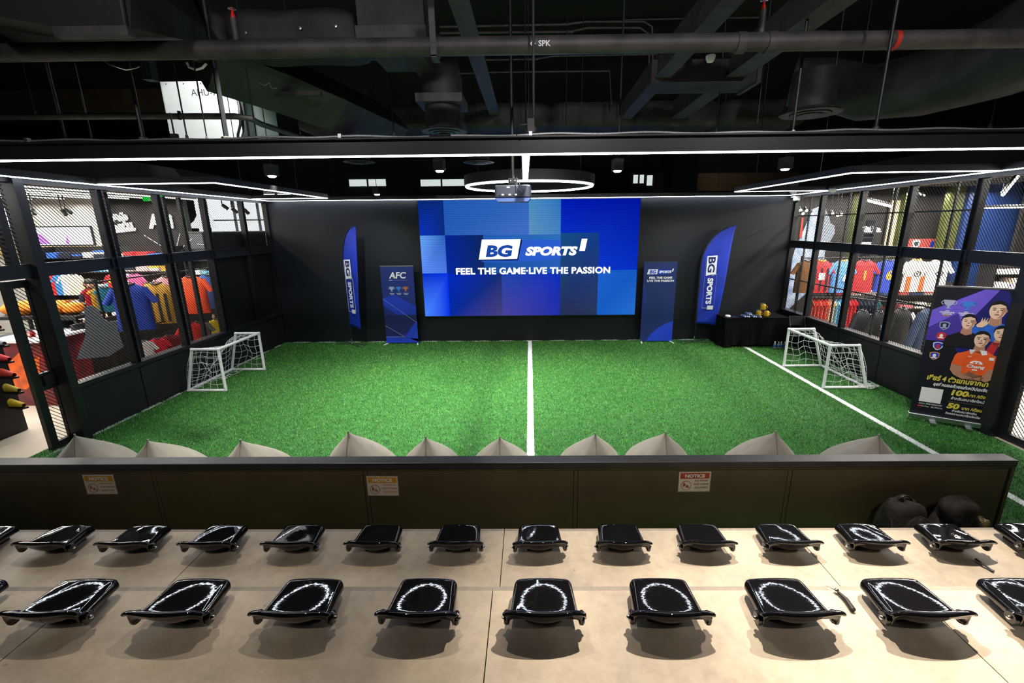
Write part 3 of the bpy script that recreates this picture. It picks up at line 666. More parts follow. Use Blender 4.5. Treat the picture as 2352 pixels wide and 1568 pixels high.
text('logo_word', 'SPORTS', .055, PRINTW, b2, (.12, -.004, 1.80), width=.31, bold=.005, shear=.2)
obj('logo_tick', MB().prism([(.29, 1.83), (.32, 1.83), (.34, 1.905), (.305, 1.905)], -.0034, -.0026, 'xz'), PRINTW, b2)
text('slogan_line', 'FEEL THE GAME', .05, PRINTW, b2, (.02, -.004, 1.655), width=.58, bold=.003)
text('slogan_line', 'LIVE THE PASSION', .05, PRINTW, b2, (.02, -.004, 1.58), width=.68, bold=.003)

# ================================================================== FEATHER FLAGS
FLAG = mat('flag_royal_blue', rgb(16, 58, 206), .6, noise=.2, nscale=1.0, c2=rgb(10, 34, 124))
def feather(name, label, base, lean, rz, h, curve, wd):
    t = thing(name, label, 'flag', base, rz); t.rotation_euler = (0, lean, rz)
    # pole: straight then bending over at the top, in the local xz plane
    def pole(s):
        k = max(0, (s - .66) / .34); return (curve * (1 - math.sqrt(max(0, 1 - k * k * .998))), h * s)
    P = [pole(s) for s in list(np.linspace(.03, .66, 14)) + list(.66 + .34 * np.sin(np.linspace(.1, PI / 2, 16)))]
    obj('pole', MB().tube([(x, 0, z) for x, z in P], [.014] * 22 + [.013, .012, .011, .01, .009, .009, .008, .008], 8), BLK, t, True)
    s0 = .17
    def fl(u, v):
        s = s0 + (1 - s0) * (v if v < .5 else .5 + .5 * math.sin((v - .5) * PI)); x0, z0 = pole(s); x1 = x0 + (max(0, wd - .0 - x0 * .98) * u)
        k = max(0, (s - .93) / .07)
        xr = wd + .27 * (curve / .77) * v; x1 = x0 + max(0, xr - x0) * u
        return (x1, .02 * math.sin(6 * v + 3 * u) * u, z0 - .05 * u * (1 - v) * (u) - (.0 if v else .03 * u))
    f = obj('sail', MB().grid(fl, 12, 40), FLAG, t, True); f.modifiers.new('s', 'SOLIDIFY').thickness = .003; bake(f)
    # pole sleeve
    obj('sleeve', MB().tube([(x - .004, 0, z) for (x, z) in [pole(s) for s in np.linspace(s0, .99, 26)]], .022, 8), mat('flag_sleeve', rgb(12, 14, 26), .7), t, True)
    cx = wd * .5; yy = -.03
    g = []
    obj('logo_box', MB().prism([(cx - .125, 1.72), (cx + .125, 1.76), (cx + .125, 2.22), (cx - .125, 2.2)], yy - .001, yy, 'xz'), PRINTW, t)
    text('logo_letters', 'BG', .17, mat('flag_navy_print', rgb(18, 34, 100), .5), t, (cx - .085, yy - .0025, 1.99), rot=(PI / 2, PI / 2, 0), width=.38, bold=.008)
    text('logo_word', 'SPORTS', .13, PRINTW, t, (cx - .06, yy - .0005, 1.33), rot=(PI / 2, PI / 2, 0), width=.66, bold=.008)
    obj('logo_tick', MB().prism([(cx - .02, .86), (cx + .13, .86), (cx + .13, .96), (cx - .02, .96)], yy - .001, yy, 'xz'), PRINTW, t)
    fr = MB()
    for a, b in (((cx - .15, 2.2), (cx - .15, .9)), ((cx - .15, .9), (cx, .9)), ((cx + .15, 1.75), (cx + .15, .9)), ((cx + .03, 1.72), (cx + .15, 1.76))): fr.bar((a[0], yy, a[1]), (b[0], yy, b[1]), .001, .008)
    obj('logo_outline', fr, PRINTW, t)
    for a in (.35, -.35, PI + .35, PI - .35):
        obj('foot_arm', MB().bar((0, 0, .03), (.42 * math.cos(a + .2), .42 * math.sin(a + .2) * .9, .012), .03, .018), ALU, t)
    obj('spindle', MB().cyl((0, 0, .02), (0, 0, .16), .018, 8), CHROME, t, True)
    return t
feather('feather_flag', 'tall blue feather flag with vertical lettering beside the black table', (4.28, 11.3, .02), .0, 0, 2.93, .8, .52)
feather('feather_flag', 'narrow blue feather flag turned edge on, left of the screen', (-4.68, 11.3, .02), .0, -.62, 3.0, .62, .46)

# ================================================================== TABLE with black cloth
tb = thing('trestle_table', 'folding table under a black cloth in the right corner', 'table', (5.62, 11.12, .01))
obj('table_top', MB().box(-.8, .72, -.33, .33, .7, .735), BLKP, tb)
for x in (-.7, .62):
    for y in (-.27, .27): obj('leg', MB().cyl((x, y, 0), (x, y, .7), .015, 8), ALU, tb)
CL = mat('black_tablecloth', rgb(8, 8, 8), .95, noise=.15, nscale=14, spec=.1)
def skirt(u, v):
    per = [(-.82, -.35), (.74, -.35), (.74, .35), (-.82, .35)]
    L_ = [1.56, .7, 1.56, .7]; d = u * sum(L_); i = 0
    while i < 3 and d > L_[i]: d -= L_[i]; i += 1
    a, b = Vector(per[i]), Vector(per[(i + 1) % 4]); p = a + (b - a) * min(1, d / L_[i])
    fold = .028 * math.sin(u * 62) * v + .012 * math.sin(u * 131 + 1) * v
    nrm = [Vector((0, -1)), Vector((1, 0)), Vector((0, 1)), Vector((-1, 0))][i]; p = p + nrm * (fold + .05 * v)
    lift = .0
    if i == 0 and .28 < u < .34: lift = .0
    z = .74 - (.74 - .025 - lift - (.05 if i == 0 and abs(p.x + .05) < .62 else 0)) * v
    return (p.x, p.y, z)
clo = thing('tablecloth', 'plain black tablecloth hanging to the turf over the folding table', 'tablecloth', (5.62, 11.12, .01))
obj('cloth_top', MB().box(-.83, .75, -.36, .36, .737, .742), CL, clo)
obj('cloth_skirt', MB().grid(skirt, 160, 10, True), CL, clo, True)
YEL = mat('yellow_enamel', rgb(216, 172, 40), .35, noise=.05)
def jug(x, y, z, label, rz):
    t = thing('yellow_jug', label, 'jug', (x, y, z), rz, 'yellow jugs on the black table')
    obj('body', MB().lathe([(.001, 0), (.055, 0), (.06, .008), (.06, .115), (.052, .13), (.035, .138)], 20), YEL, t, True)
    obj('handle', MB().tube([(.055 + .045 * math.sin(q), 0, .025 + .08 * q / PI) for q in np.linspace(0, PI, 10)], .008, 8), YEL, t, True)
    obj('lid', MB().lathe([(.038, .136), (.04, .14), (.04, .155), (.02, .162), (.001, .162)], 16), CHROME, t, True)
    obj('lid_tab', MB().box(-.07, -.035, -.008, .008, .148, .156), CHROME, t)
jug(5.72, 11.02, .755, 'yellow jug with steel lid, lower left of the stacked three', -.2)
jug(5.89, 10.98, .755, 'yellow jug with steel lid, lower right of the stacked three', -.1)
jug(5.80, 11.0, .922, 'yellow jug balanced on top of the other two', -.3)
WAT = mat('clear_bottle', (.85, .92, .97), .06, trans=.85, spec=.5); LAB = mat('bottle_label', rgb(40, 90, 170), .4)
def bottle(name, x, y, z, label, lying=False, rz=0, grp='water bottles on the black table'):
    t = thing(name, label, 'bottle', (x, y, z), rz, grp)
    if lying: t.rotation_euler = (PI / 2, 0, rz)
    obj('body', MB().lathe([(.001, 0), (.028, 0), (.03, .01), (.03, .1), (.026, .115), (.012, .14), (.012, .15)], 14), WAT, t, True)
    obj('cap', MB().lathe([(.015, .148), (.015, .165), (.001, .165)], 12), PRINTW, t, True)
    obj('label_band', MB().lathe([(.0302, .04), (.0306, .041), (.0306, .085), (.0302, .086)], 14), LAB, t, True)
k = 0
for x, y, z, rz in ((5.26, 10.95, .785, .2), (5.33, 10.95, .785, .1), (5.40, 10.94, .785, -.1), (5.47, 10.93, .785, .15), (5.54, 10.92, .785, 0), (5.60, 10.9, .785, .3), (5.37, 10.95, .843, .1), (5.45, 10.94, .843, -.15)):
    bottle('water_bottle', x, y, z, 'clear water bottle lying on black cloth, %s of the heap' % (ORD[k] + ' from the left' if k < 6 else ('upper left' if k == 6 else 'upper right')), True, rz); k += 1
for i, (x, y) in enumerate(((6.0, 10.62), (6.08, 10.6), (6.16, 10.63), (6.23, 10.6))):
    bottle('water_bottle', x, y, .022, 'clear bottle standing on the turf before the table, %s from the left' % ORD[i], False, 0, 'bottles on the turf by the table')
tp = thing('tape_roll', 'white roll of tape at the left end of the black table', 'tape', (4.93, 10.95, .755))
obj('roll', MB().lathe([(.03, 0), (.06, 0), (.062, .004), (.062, .034), (.06, .038), (.03, .038)], 20), PRINTW, tp, True)
obj('core', MB().lathe([(.026, .001), (.03, .001), (.03, .037), (.026, .037)], 20), BLK, tp, True)
pn = thing('marker_pen', 'blue marker pen lying beside the tape roll', 'pen', (5.03, 10.92, .762), -.5)
obj('barrel', MB().cyl((0, 0, 0), (.1, 0, 0), .007, 8), mat('pen_blue', rgb(50, 70, 200), .4), pn, True); obj('cap', MB().cyl((.1, 0, 0), (.14, 0, 0), .008, 8), BLK, pn, True)
ch = thing('folding_chair', 'black folding chair with chrome hinge between table and right wall', 'chair', (6.37, 10.35, .02), -.1)
obj('seat', MB().box(-.16, .16, -.2, .2, .43, .46), BLKP, ch); obj('backrest', MB().box(-.16, .16, .17, .2, .6, .82), BLKP, ch)
for x in (-.17, .17):
    for q in (1, -1): obj('leg', MB().cyl((x, -.2 * q, 0), (x, .19 * q, .82 if q > 0 else .46), .012, 8), BLK, ch, True)
obj('hinge', MB().cyl((-.185, -.02, .45), (.185, -.02, .45), .016, 8), CHROME, ch, True)

# ================================================================== RIGHT ROLL-UP with printed players
pb = thing('roll_up_banner', 'dark purple roll up banner with four footballers on the right', 'banner', (6.2955, 6.3, .02), math.atan2(6.067 - 6.533, 6.666 - 5.925))
PW = .437
PB = mat('poster_navy', rgb(13, 14, 30), .5, noise=.15, nscale=2)
obj('sheet', MB().box(-PW, PW, -.002, .002, .09, 2.07), PB, pb)
obj('top_rail', MB().box(-PW - .005, PW + .005, -.012, .012, 2.06, 2.085), ALU, pb)
o = obj('cassette', MB().box(-PW - .02, PW + .02, -.05, .05, .03, .11), ALU, pb); bevel(o, .015, 3); bake(o)
for x in (-.16, .24): obj('foot', MB().box(x - .035, x + .035, -.14, .1, .0, .03), ALU, pb)
obj('rear_pole', MB().cyl((0, .03, .1), (0, .03, 2.06), .01, 8), ALU, pb)
def pp(pts, m, lay, name='printed_shape'):
    return obj(name, MB().prism(pts, -.003 - lay * .0007, -.0026 - lay * .0007, 'xz'), m, pb)
def ell(cx, cz, rx, rz_, n=18, a0=0, a1=2 * PI): return [(cx + rx * math.cos(a), cz + rz_ * math.sin(a)) for a in np.linspace(a0, a1, n, endpoint=(a1 - a0) < 6.2)]
PU1 = mat('poster_purple', rgb(112, 88, 214), .5, noise=.2, nscale=3); PU2 = mat('poster_violet', rgb(70, 52, 160), .5); PU3 = mat('poster_blue', rgb(26, 26, 110), .5, noise=.3, nscale=3)
SKIN = mat('print_skin', rgb(240, 204, 180), .5); SKIND = mat('print_skin_shade', rgb(188, 136, 112), .5); HAIR = mat('print_hair', rgb(20, 17, 20), .5)
SBLU = mat('print_shirt_blue', rgb(46, 104, 214), .5, noise=.15, nscale=14); SBLK = mat('print_shirt_black', rgb(24, 20, 28), .5); SORG = mat('print_shirt_orange', rgb(246, 96, 40), .5, noise=.12, nscale=14); SNAV = mat('print_shirt_stripe', rgb(36, 30, 90), .5); SRED = mat('print_red', rgb(200, 44, 50), .5)
YELP = mat('print_yellow', rgb(226, 206, 80), .5)
pp([(-PW, 1.72), (.06, 2.06), (.3, 2.06), (PW, 1.75), (PW, .88), (.1, .8), (-.1, 1.2), (-PW, 1.28)], PU3, 0)
pp([(-PW, 1.72), (.08, 2.06), (.22, 2.06), (.0, 1.62), (-.2, 1.27), (-PW, 1.27)], PU1, 1)
pp([(-PW, 1.46), (-.15, 1.7), (-.05, 1.45), (-.2, 1.27), (-PW, 1.27)], PU2, 2)
# players (flat print): back blue, black polo, striped, front orange
def bust(cx, cz, s, shirt, lay, hair='short', cap=False):
    pp([(cx - .62 * s, cz - 1.05 * s), (cx - .56 * s, cz - .62 * s), (cx - .2 * s, cz - .42 * s), (cx + .2 * s, cz - .42 * s), (cx + .56 * s, cz - .62 * s), (cx + .64 * s, cz - 1.05 * s)], shirt, lay, 'printed_shirt')
    pp([(cx - .13 * s, cz - .2 * s), (cx + .13 * s, cz - .2 * s), (cx + .17 * s, cz - .46 * s), (cx, cz - .54 * s), (cx - .17 * s, cz - .46 * s)], SKIND, lay + 1, 'printed_neck')
    pp(ell(cx, cz, .2 * s, .29 * s), SKIN, lay + 2, 'printed_face')
    pp(ell(cx + .225 * s * .9, cz, .03 * s, .06 * s, 8), SKIND, lay + 2, 'printed_ear')
    pp([(cx + .02 * s, cz - .27 * s), (cx + .12 * s, cz - .22 * s), (cx + .19 * s, cz), (cx + .17 * s, cz + .14 * s), (cx + .1 * s, cz + .05 * s), (cx + .1 * s, cz - .12 * s)], SKIND, lay + 3, 'printed_shade')
    pp([(cx - .215 * s, cz + .04 * s)] + ell(cx, cz + .08 * s, .225 * s, .26 * s, 12, PI, 0) + [(cx + .215 * s, cz + .04 * s), (cx + .18 * s, cz + .16 * s), (cx + .02 * s, cz + .225 * s), (cx - .17 * s, cz + .16 * s)], HAIR, lay + 4, 'printed_hair')
    for q in (-1, 1):
        pp(ell(cx + q * .085 * s, cz + .02 * s, .038 * s, .016 * s, 8), HAIR, lay + 4, 'printed_eye')
        pp([(cx + q * .04 * s, cz + .065 * s), (cx + q * .14 * s, cz + .075 * s), (cx + q * .14 * s, cz + .095 * s), (cx + q * .04 * s, cz + .085 * s)], HAIR, lay + 4, 'printed_brow')
    pp([(cx - .03 * s, cz - .07 * s), (cx + .035 * s, cz - .07 * s), (cx + .012 * s, cz + .03 * s)], SKIND, lay + 4, 'printed_nose')
    pp(ell(cx, cz - .135 * s, .065 * s, .02 * s, 8), mat('print_lip', rgb(150, 80, 78), .5), lay + 4, 'printed_mouth')
bust(.245, 1.77, .42, SBLU, 3)
bust(-.02, 1.58, .36, SBLK, 9)
bust(.335, 1.45, .35, SNAV, 9)
pp([(.32 - .12, 1.12), (.31, 1.14), (.35, 1.32), (.27, 1.32)], SRED, 10)
# raised hand
pp([(.06, 1.545), (.10, 1.6), (.11, 1.66), (.122, 1.605), (.14, 1.67), (.143, 1.605), (.17, 1.665), (.163, 1.595), (.195, 1.625), (.172, 1.56), (.13, 1.52), (.08, 1.52)], SKIN, 15, 'printed_hand')
bust(.155, 1.345, .38, SORG, 16)
# orange shirt: sleeves, collar, arms, lettering
pp([(-.1, .95), (-.08, 1.08), (-.06, 1.12), (.16, 1.18), (.36, 1.12), (.4, 1.0), (.39, .93), (.3, .9), (.3, .82), (.02, .82), (.02, .93)], SORG, 17, 'printed_shirt')
for x in (.09, .2): pp([(x - .035, 1.19), (x + .035, 1.19), (x + (.05 if x > .15 else -.02), 1.135), (x, 1.12)], PRINTW, 22, 'printed_collar')
pp([(-.1, .95), (.02, .93), (.02, .83), (.24, .74), (.28, .79), (.1, .87), (.26, .8), (.05, .74), (-.05, .79), (-.1, .86)], SKIND, 23, 'printed_arm')
pp([(.3, .92), (.38, .93), (.39, .8), (.3, .73), (.23, .76)], SKIND, 23, 'printed_arm')
text('shirt_lettering', 'Chang', .045, PRINTW, pb, (.16, -.0205, .925), width=.19, bold=.002, shear=.1)
pp([(.1, .985)] + ell(.16, .985, .07, .05, 12, PI, 0), PRINTW, 23, 'shirt_emblem')
pp(ell(.14, 1.0, .013, .014, 8), SORG, 24, 'shirt_emblem'); pp(ell(.18, 1.0, .013, .014, 8), SORG, 24, 'shirt_emblem')
pp([(.28, 1.06), (.33, 1.06), (.33, 1.1), (.28, 1.1)], PRINTW, 23, 'shirt_crest'); pp([(.06, 1.085), (.1, 1.095), (.075, 1.075)], PRINTW, 23, 'shirt_mark')
pp([(.13, .885), (.19, .885), (.185, .905), (.135, .905)], PRINTW, 24, 'shirt_mark')
# trophies and club crests
trophy(pb, -.27, 1.755, .125, SILV, -.006); trophy(pb, -.065, 1.75, .125, CYAN, -.006)
for x, third, m in ((-.27, 'ELITE', GOLD), (-.07, 'TWO', CYAN)):
    for i, (b, w_, mm) in enumerate((('AFC', .05, PRINTW), ('CHAMPIONS', .16, PRINTW), ('LEAGUE', .11, PRINTW), (third, .07, m))):
        text('caption', b, .019 if i else .012, mm, pb, (x, -.0058, 1.715 - (0 if i == 0 else .024 * i)), width=w_, bold=.001)
def shield(cx, cz, s): return [(cx + a * s, cz + b * s) for a, b in ((-1, .8), (-.5, 1), (0, 1.1), (.5, 1), (1, .8), (.9, -.3), (.45, -.85), (0, -1.1), (-.45, -.85), (-.9, -.3))]
for cx, cz, outer, inner, em in ((-.265, 1.5, SILV, mat('crest_navy', rgb(24, 34, 70), .5), SILV), (-.275, 1.345, SRED, SRED, PRINTW), (-.285, 1.19, PRINTW, BLUE3, SRED), (-.30, 1.035, GOLD, BLUE3, PRINTW)):
    pp(shield(cx, cz, .058) if outer is not SRED else ell(cx, cz, .055, .06), outer, 3, 'club_crest'); pp(shield(cx, cz, .047), inner, 4, 'club_crest'); pp(ell(cx, cz + .005, .02, .028, 10), em, 5, 'club_crest'); pp([(cx - .035, cz - .035), (cx + .035, cz - .035), (cx + .03, cz - .02), (cx - .03, cz - .02)], em, 5, 'club_crest')
text('headline', 'เชียร์ 4 ตัวแทนจากไทย', .075, YELP, pb, (.03, -.006, .665), width=.72, bold=.004, shear=.15)
text('headline', 'ลุยศึกบอลถ้วยแห่งทวีปเอเชีย', .045, PRINTW, pb, (.06, -.006, .585), width=.6, bold=.002, shear=.12)
obj('blank_white_patch', MB().box(-.36, -.11, -.004, -.0026, .305, .535), PRINTW, pb)
text('caption', 'สมัคร   MEMBERSHIP', .022, PRINTW, pb, (-.22, -.004, .265), width=.27)
text('caption', 'YouTube   BG SPORTS', .02, PRINTW, pb, (-.2, -.004, .225), width=.25)
pp(ell(-.265, .275, .012, .012, 10), mat('print_green', rgb(60, 190, 70), .5), 1, 'green_dot'); pp([(-.36, .222), (-.325, .222), (-.325, .243), (-.36, .243)], SRED, 1, 'red_button')
text('price', '100', .08, YELP, pb, (.06, -.004, .475), width=.19, bold=.006, shear=.15)
text('price_unit', 'บาท /เดือน', .045, YELP, pb, (.27, -.004, .48), width=.22, bold=.002, shear=.15)
text('small_text', 'สำหรับสมาชิกใหม่', .04, PRINTW, pb, (.17, -.004, .405), width=.36, bold=.001)
obj('rule', MB().box(-.04, .38, -.0036, -.0028, .368, .372), mat('print_grey', rgb(120, 110, 90), .5), pb)
text('price', '50', .08, YELP, pb, (.03, -.004, .265), width=.14, bold=.006, shear=.15)
text('price_unit', 'บาท /เดือน', .045, YELP, pb, (.24, -.004, .27), width=.22, bold=.002, shear=.15)
text('small_text', 'สำหรับสมาชิกเดิม', .032, PRINTW, pb, (.17, -.004, .215), width=.27, bold=.001)
text('small_text', 'ที่คงสถานะสมาชิกต่อเนื่อง', .032, PRINTW, pb, (.17, -.004, .165), width=.4, bold=.001)

# ================================================================== BAGS behind the seats, small bits on the steps
BAGM = mat('black_nylon', rgb(15, 14, 15), .85, noise=.3, nscale=30, bump=.4, bscale=16)
def lump(c, rx, ry, rz_, seed, n=24):
    r = np.random.default_rng(seed); ph = r.uniform(0, 6, 6); mb = MB()
    def f(u, v):
        a = 2 * PI * u; b = PI * min(max(v, .002), .998); sx = math.sin(b) ** .65
        k = 1 + .07 * math.sin(3 * a + ph[0] + 3 * b) + .05 * math.sin(7 * a + ph[1]) * math.sin(b) + .04 * math.sin(5 * b + ph[2])
        return (c[0] + rx * sx * math.cos(a) * k, c[1] + ry * sx * math.sin(a) * k, c[2] + rz_ - rz_ * math.cos(b) * k)
    return mb.grid(f, n, 16, True)
bp1 = thing('backpack', 'black round topped backpack against the barrier', 'bag', (3.42, 3.62, 0))
obj('body', lump((0, 0, 0), .2, .15, .27, 1), BAGM, bp1, True)
obj('front_pocket', lump((.05, -.13, .14), .13, .05, .15, 2), BAGM, bp1, True)
obj('handle', MB().tube([(.0 + .06 * math.cos(q), 0, .53 + .05 * math.sin(q)) for q in np.linspace(0, PI, 9)], .01, 6), BLK, bp1, True)
obj('shoulder_strap', MB().tube([(-.17, -.1, .4), (-.2, -.17, .3), (-.16, -.2, .17), (-.13, -.16, .1)], .016, 6), BLK, bp1, True)
obj('logo_mark', MB().box(.02, .07, -.185, -.178, .36, .385), ALU, bp1)
obj('zip_pull', MB().tube([(-.19, -.15, .2), (-.2, -.17, .16), (-.19, -.17, .13)], .007, 6).tube([(-.14, -.15, .2), (-.15, -.17, .16)], .006, 6), mat('yellow_tape', rgb(226, 196, 40), .5), bp1, True)
bp2 = thing('backpack', 'slumped black bag next to the barrier end', 'bag', (3.95, 3.64, 0), .2)
obj('body', lump((0, 0, 0), .26, .14, .22, 4), BAGM, bp2, True)
obj('flap', lump((-.05, -.02, .3), .18, .12, .13, 5), BAGM, bp2, True)
obj('shoulder_strap', MB().tube([(-.2, -.1, .35), (-.28, -.14, .25), (-.25, -.16, .12)], .018, 6), BLK, bp2, True)
obj('clear_pouch', lump((.24, -.05, .17), .05, .06, .08, 6), mat('smoky_plastic', rgb(120, 110, 80), .3), bp2, True)
tl = thing('cable_tool', 'small black handled hook with wire between near row seats', 'tool', (1.785, 2.13, .905), 0)
obj('handle', MB().tube([(.0, .03, .012), (.008, -.02, .014), (.0, -.09, .012)], [.009, .012, .014], 8), BLK, tl, True)
obj('clasp', MB().ball((-.003, .045, .012), .014), CHROME, tl, True)
obj('wire', MB().tube([(-.006, .05, .012), (-.03, .055, .02), (-.025, .075, .01), (-.04, .09, .004)], .0018, 5), CHROME, tl, True)
sp_ = thing('loose_strap', 'short black strap end behind a seat of the barrier row', 'strap', (3.43, 2.9, .455), .4)
obj('webbing', MB().bar((0, .04, .03), (.0, -.06, .006), .022, .004), BLK, sp_); obj('tip', MB().box(-.012, .012, -.075, -.055, .002, .01), BLK, sp_)
# ================================================================== CEILING SERVICES
def P(x, y, Y): p = at(x, y, Y=Y); return (p.x, p.y, p.z)
# ---- sprinkler main
spk = thing('sprinkler_pipe', 'long black sprinkler pipe with white stencil crossing above the seats', 'pipe', (0, 4.9, 4.68)); spk.scale = (1.441,) * 3
obj('pipe_run', MB().cyl((-6.5, 0, .01), (6.5, 0, 0), .056, 18), PIPE, spk, True)
for x, l in ((1.42, .06), (1.62, .06), (-.62, .05)): obj('coupling', MB().cyl((x - l / 2, 0, 0), (x + l / 2, 0, 0), .064, 18), PIPE, spk, True)
obj('red_band', MB().cyl((2.42, 0, 0), (2.452, 0, 0), .0585, 18), mat('red_tape', rgb(180, 44, 26), .5), spk, True)
text('stencil', '← SPK', .035, PRINTW, spk, (.08, -.057, -.02), bold=.001)
obj('hanger_strap', MB().box(-.645, -.605, -.062, -.058, -.07, .3).box(-.645, -.605, -.062, .06, -.075, -.062), PIPE, spk)
obj('hanger_rod', MB().cyl((-.625, 0, .06), (-.625, 0, 1.262), .008, 6), BLK, spk)
for x in (-1.96, 1.55):
    h = obj('riser', MB().cyl((x, 0, .05), (x, 0, .19), .022, 10), PIPE, spk, True)
    obj('sprinkler_bulb', MB().lathe([(.012, 0), (.014, .015), (.008, .035), (.004, .05)], 10, (x, 0, .19)), mat('red_bulb', rgb(210, 30, 24), .4), h, True)
    obj('deflector', MB().lathe([(.004, 0), (.026, .004), (.026, .006), (.003, .006)], 12, (x, 0, .24)), CHROME, h, True)
# ---- black threaded rods and hangers
rods = [(82, 262, 7.4, .008), (150, 322, 6.6, .022), (212, 326, 6.4, .012), (330, 322, 5.6, .022), (430, 318, 5.4, .008), (476, 322, 5.4, .007), (521, 322, 5.4, .026), (590, 320, 6.5, .008), (905, 310, 8.0, .014), (1004, 312, 7.5, .016), (1208, 300, 8.2, .01), (1226, 300, 4.53, .012), (1422, 310, 6.2, .012), (1820, 308, 5.2, .014), (1955, 300, 7.5, .008), (2010, 300, 4.53, .014), (2275, 292, 7.0, .014), (1645, 300, 7.5, .008), (1740, 280, 7.0, .007), (1300, 300, 8.5, .007), (860, 300, 8.5, .006), (690, 310, 7.5, .006)]
for i, (x, y, Y, r_) in enumerate(sorted(rods)):
    n_ = len(rods)
    p = P(x, y, Y); t = thing('hanger_rod', '%s black ceiling hanger rod, %s above the beam' % ('thin' if r_ < .012 else 'thick', ORD[i]+' from the left' if i < 11 else ORD[n_-1-i]+' from the right'), 'rod', p, 0, 'hanger rods above the beam')
    obj('rod', MB().cyl((0, 0, 0), (0, 0, 6.5 - p[2]), r_, 8), BLK, t, True)
    obj('end_fitting', MB().lathe([(r_ * 1.1, -.02), (r_ * 2, -.015), (r_ * 2, .03), (r_ * 1.1, .04)], 8), PIPE, t, True)
gb = thing('gripper_box', 'small grey adjuster box on the middle hanger of the beam', 'hanger', P(1219, 300, 4.5))
obj('case', MB().box(-.03, .03, -.03, .03, -.02, .1), PIPE, gb); obj('lead', MB().tube([(-.03, -.03, .05), (-.1, -.04, .04), (-.13, -.03, -.04), (-.1, .0, -.09)], .005, 6), BLK, gb, True)
for px, py in ((402, 318), (2012, 305)):
    t = thing('turnbuckle', 'black turnbuckle clamp on the beam, %s' % ('below the white air handler' if px < 1000 else 'towards the right end'), 'clamp', P(px, py, 4.53))
    obj('frame', MB().box(-.028, .028, -.02, .02, -.06, .04), BLK, t); obj('screw', MB().cyl((0, 0, .04), (0, 0, .22), .008, 6), CHROME, t, True)
# ---- ducts
def soft_box(x0, x1, y0, y1, z0, z1, name, parent, m=DUCT, puff=.06, seg=(10, 7)):
    mb = MB()
    cx, cy, cz = (x0 + x1) / 2, (y0 + y1) / 2, (z0 + z1) / 2; hx, hy, hz = (x1 - x0) / 2, (y1 - y0) / 2, (z1 - z0) / 2
    def f(u, v):
        a = 2 * PI * u; ca, sa = math.cos(a), math.sin(a); k = (abs(ca) ** 6 + abs(sa) ** 6) ** (-1 / 6)
        e = 1 - abs(2 * v - 1) ** 8 * .25; q = 1 + puff * math.sin(PI * v * 3) * .5
        return (cx + (2 * v - 1) * hx, cy + hy * ca * k * e * q, cz + hz * sa * k * e * q)
    mb.grid(f, 32, 17, True); n = 32
    mb.f += [tuple(range(n)), tuple(range(16 * n, 17 * n))]
    return obj(name, mb, m, parent, True)
def flange(root, x0, x1, y, z, t=.05, d=.02): obj('flange', MB().box(x0, x1, y - .02, y + .5, z, z + t), PIPE, root)
d1 = thing('wrapped_duct', 'bulging black wrapped air duct, upper left', 'duct', (0, 0, 0))
a = P(372, 100, 6); b = P(520, 25, 6); soft_box(a[0], b[0], 5.9, 6.7, a[2] - .05, b[2] - .02, 'duct_section', d1, puff=.2)
a = P(522, 104, 6); b = P(815, 18, 6); soft_box(a[0] - .02, b[0], 5.9, 6.7, a[2] - .05, b[2], 'duct_section', d1, puff=.06)
for x, y in ((565, 75), (690, 65), (772, 60)): p = P(x, y, 5.88); obj('fixing_washer', MB().lathe([(.001, -.012), (.016, -.01), (.016, 0)], 10, p, 'y'), ALU, d1, True)
d2 = thing('wrapped_duct', 'large dark duct sloping away in the top left corner', 'duct', (0, 0, 0))
obj('duct_body', MB().add([P(0, -60, 4.2), P(300, -60, 4.2), P(300, 64, 4.2), P(140, 64, 4.2), P(-100, 20, 4.2), P(100, -80, 6.4), P(420, -60, 6.4), P(540, 118, 6.4), P(360, 118, 6.4), P(60, 110, 6.4)], [(0, 1, 2, 3, 4), (1, 6, 7, 2), (2, 7, 8, 3), (3, 8, 9, 4), (5, 6, 1, 0), (9, 8, 7, 6, 5), (0, 4, 9, 5)]), mat('shaded_duct_wrap', rgb(20, 19, 20), .7, bump=.4, bscale=6), d2)  # wrap coloured darker here to stand in for the shade in this corner
obj('flange', MB().box(P(132, 84, 4.15)[0], P(302, 84, 4.15)[0], 4.12, 4.2, P(140, 86, 4.15)[2], P(140, 64, 4.15)[2]), PIPE, d2)
obj('edge_strip', MB().bar(P(276, -20, 4.18), P(292, 80, 4.18), .02, .02), PIPE, d2)
d3 = thing('supply_duct', 'black square duct with elbow and round diffuser, above the screen', 'duct', (0, 0, 0))
a = P(822, 62, 5.6); b = P(968, -70, 5.6)
obj('duct_body', MB().box(a[0], b[0], 5.6, 6.3, a[2], b[2]), DUCT, d3)
obj('flange', MB().box(a[0] - .02, b[0] + .02, 5.56, 6.34, a[2] - .13, a[2]), PIPE, d3)
obj('duct_body', MB().box(a[0] + .1, b[0] - .06, 5.66, 6.26, a[2] - .25, a[2] - .13), DUCT, d3)
ec = P(1018, 150, 6.6)
el = [(ec[0] - .72 + .6 * math.sin(q) * 1.15, 6.6, ec[2] - .25 + .6 * math.cos(q)) for q in np.linspace(0, PI / 2, 12)]
obj('elbow', MB().tube([(el[0][0] - .5, 6.6, el[0][2])] + el + [(el[-1][0], 6.6, el[-1][2] - .15)], .27, 18), DUCT, d3, True)
bz = el[-1][2] - .15; bx = el[-1][0]
obj('flange', MB().box(bx - .3, bx + .3, 6.3, 6.9, bz - .1, bz), PIPE, d3)
obj('neck', MB().lathe([(.24, -.1), (.24, -.36)], 24, (bx, 6.6, bz)), DUCT, d3, True)
